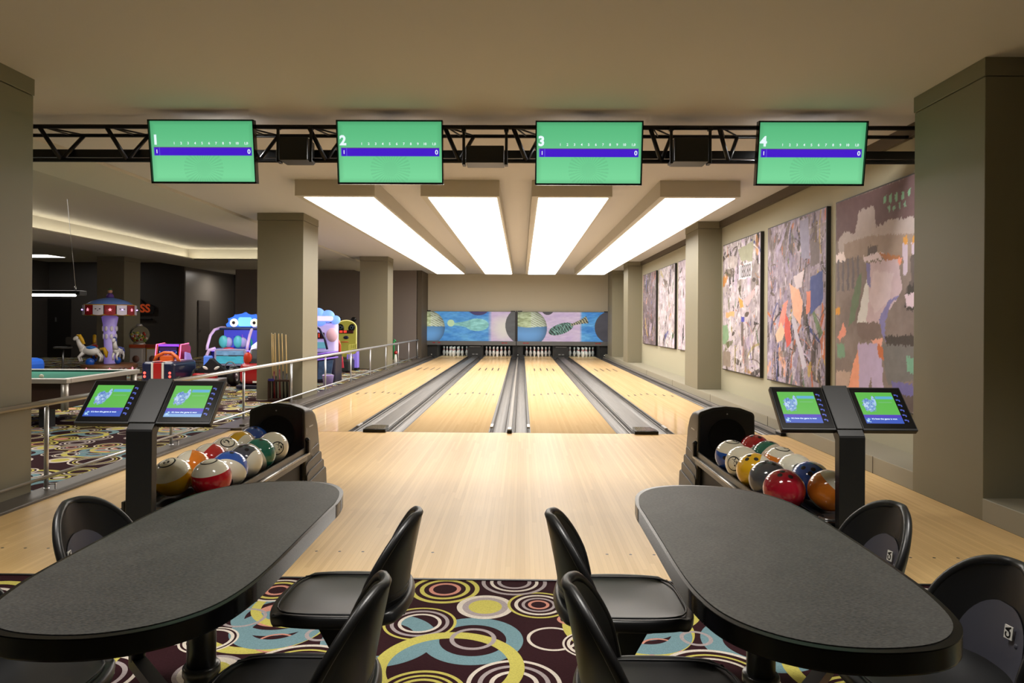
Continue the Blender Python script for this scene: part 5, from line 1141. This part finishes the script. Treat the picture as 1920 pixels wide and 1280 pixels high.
b = B(); prism(b, [(-.07, .24), (.16, .26), (.13, .52), (-.05, .56)], -.02, .02, .01, M=MXZ(0)); obj('poster_panel', b, mat('poster_red', (206, 60, 80), .4, var=.5, vscale=12), t)
# panda basketball
p = P(641, 694, 18.6); t = thing('panda_hoop_game', 'yellow-green basketball game with panda face backboard and round black ears', 'arcade machine', (p.x, 18.6, 0)); Yg = mat('panda_green', (164, 160, 66), .45, emit=(150, 150, 50), es=.18); Ye = em('panda_edge', (244, 232, 150), .7)
b = B(); bp_ = [(-.29, .35), (.29, .35), (.29, 1.18)]+[(.29*cos(a), 1.18+.20*sin(a)) for a in np.linspace(0, pi, 13)[1:-1]]+[(-.29, 1.18)]; prism(b, bp_, 0, .06, .01, M=MXZ(.5)); bd = obj('backboard', b, Yg, t)
b = B(); tube(b, [(-.29, .43, .8), (-.29, .43, 1.18)]+[(.29*cos(a), .43, 1.18+.20*sin(a)) for a in np.linspace(pi, 0, 13)[1:-1]]+[(.29, .43, 1.18), (.29, .43, .6)], .012, 6); obj('light_edge', b, Ye, bd)
for q in (-1, 1):
    b = B(); sphere(b, (q*.20, .46, 1.40), .075, 14, 10, (1, .5, 1)); obj('ear', b, M_blackg, bd)
    b = B(); sphere(b, (q*.155, .43, 1.17), .1, 14, 10, (.95, .25, 1.15), (0, q*.4, 0)); e_ = obj('eye_patch', b, M_blackg, bd); b = B(); tube(b, [(q*.155+.035*cos(a), .40, 1.18+.045*sin(a)) for a in np.linspace(0, 2*pi, 13)[:-1]], .006, 6, True); obj('eye_ring', b, mat('ring_teal', (70, 100, 110), .4), e_)
b = B(); bx(b, (0, .42, 1.06), (.42, .03, .09), .02); dd = obj('score_bar', b, mat('sb_dark', (60, 14, 20), .3), bd); text('digits', '88 88', .09, em('digit_red', (255, 70, 50), 1.6), dd, Matrix.Translation((-.18, .40, 1.06)) @ M2, depth=.002)
b = B(); sphere(b, (-.0, .42, .90), .06, 12, 8, (1.3, .4, .8)); obj('nose', b, mat('nose_blue', (20, 24, 60), .3), bd)
b = B(); tube(b, [(.10*cos(a), .28+.10*sin(a), .78) for a in np.linspace(0, 2*pi, 17)[:-1]], .012, 6, True); obj('hoop', b, Or, t)
b = B(); bx(b, (0, .0, .16), (.60, .9, .30), .03); obj('base', b, mat('pg_base', (36, 40, 40), .4), t)
for q in (-1, 1):
    for k in range(5):
        b = B(); cyl(b, (q*.29, -.4+.2*k, .3), (q*.29, -.4+.2*k, .72), .008, 6); obj('net_post', b, Yg, t)
    for z in (.36, .48, .60, .72):
        b = B(); cyl(b, (q*.29, -.42, z), (q*.29, .45, z), .007, 6); obj('net_rail', b, Yg, t)
for z in (.40, .50, .60, .70):
    b = B(); cyl(b, (-.29, -.42, z), (.1, -.42, z), .006, 6); obj('front_bar', b, mat('bar_olive', (150, 140, 60), .4), t)
b = B(); prism(b, [(-.12, .03), (.0, .03), (.04, .5), (-.06, .9), (-.14, .5)], 0, .02, M=MXZ(-.44)); obj('side_art', b, mat('side_pink', (210, 150, 190), .4, var=.4, vscale=10), t)
p = P(668, 694, 19.3); t = thing('violet_ticket_box', 'plain violet box on a dark foot beside the panda game', 'box', (p.x, 18.9, 0))
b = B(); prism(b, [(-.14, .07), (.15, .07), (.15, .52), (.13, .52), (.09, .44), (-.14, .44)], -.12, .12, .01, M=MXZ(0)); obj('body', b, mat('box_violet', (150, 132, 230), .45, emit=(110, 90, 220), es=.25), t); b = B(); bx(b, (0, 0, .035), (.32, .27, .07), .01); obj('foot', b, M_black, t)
p = P(740, 690, 20.9); t = thing('toy_figure', 'small white and red toy figure with a green stalk behind the last left column', 'toy', (p.x, 20.9, 0))
b = B(); tube(b, [(-.03, 0, .2), (-.03, 0, .75), (-.02, 0, .80), (.03, 0, .74)], .026, 8); obj('green_stalk', b, mat('stalk_green', (40, 150, 84), .4), t)
b = B(); lathe(b, [(0, 0), (.06, 0), (.05, .2), (.03, .34), (0, .36)], 14, (.02, 0, 0)); obj('body', b, M_white, t); b = B(); sphere(b, (.03, 0, .40), .055, 12, 8); obj('head', b, M_red, t)
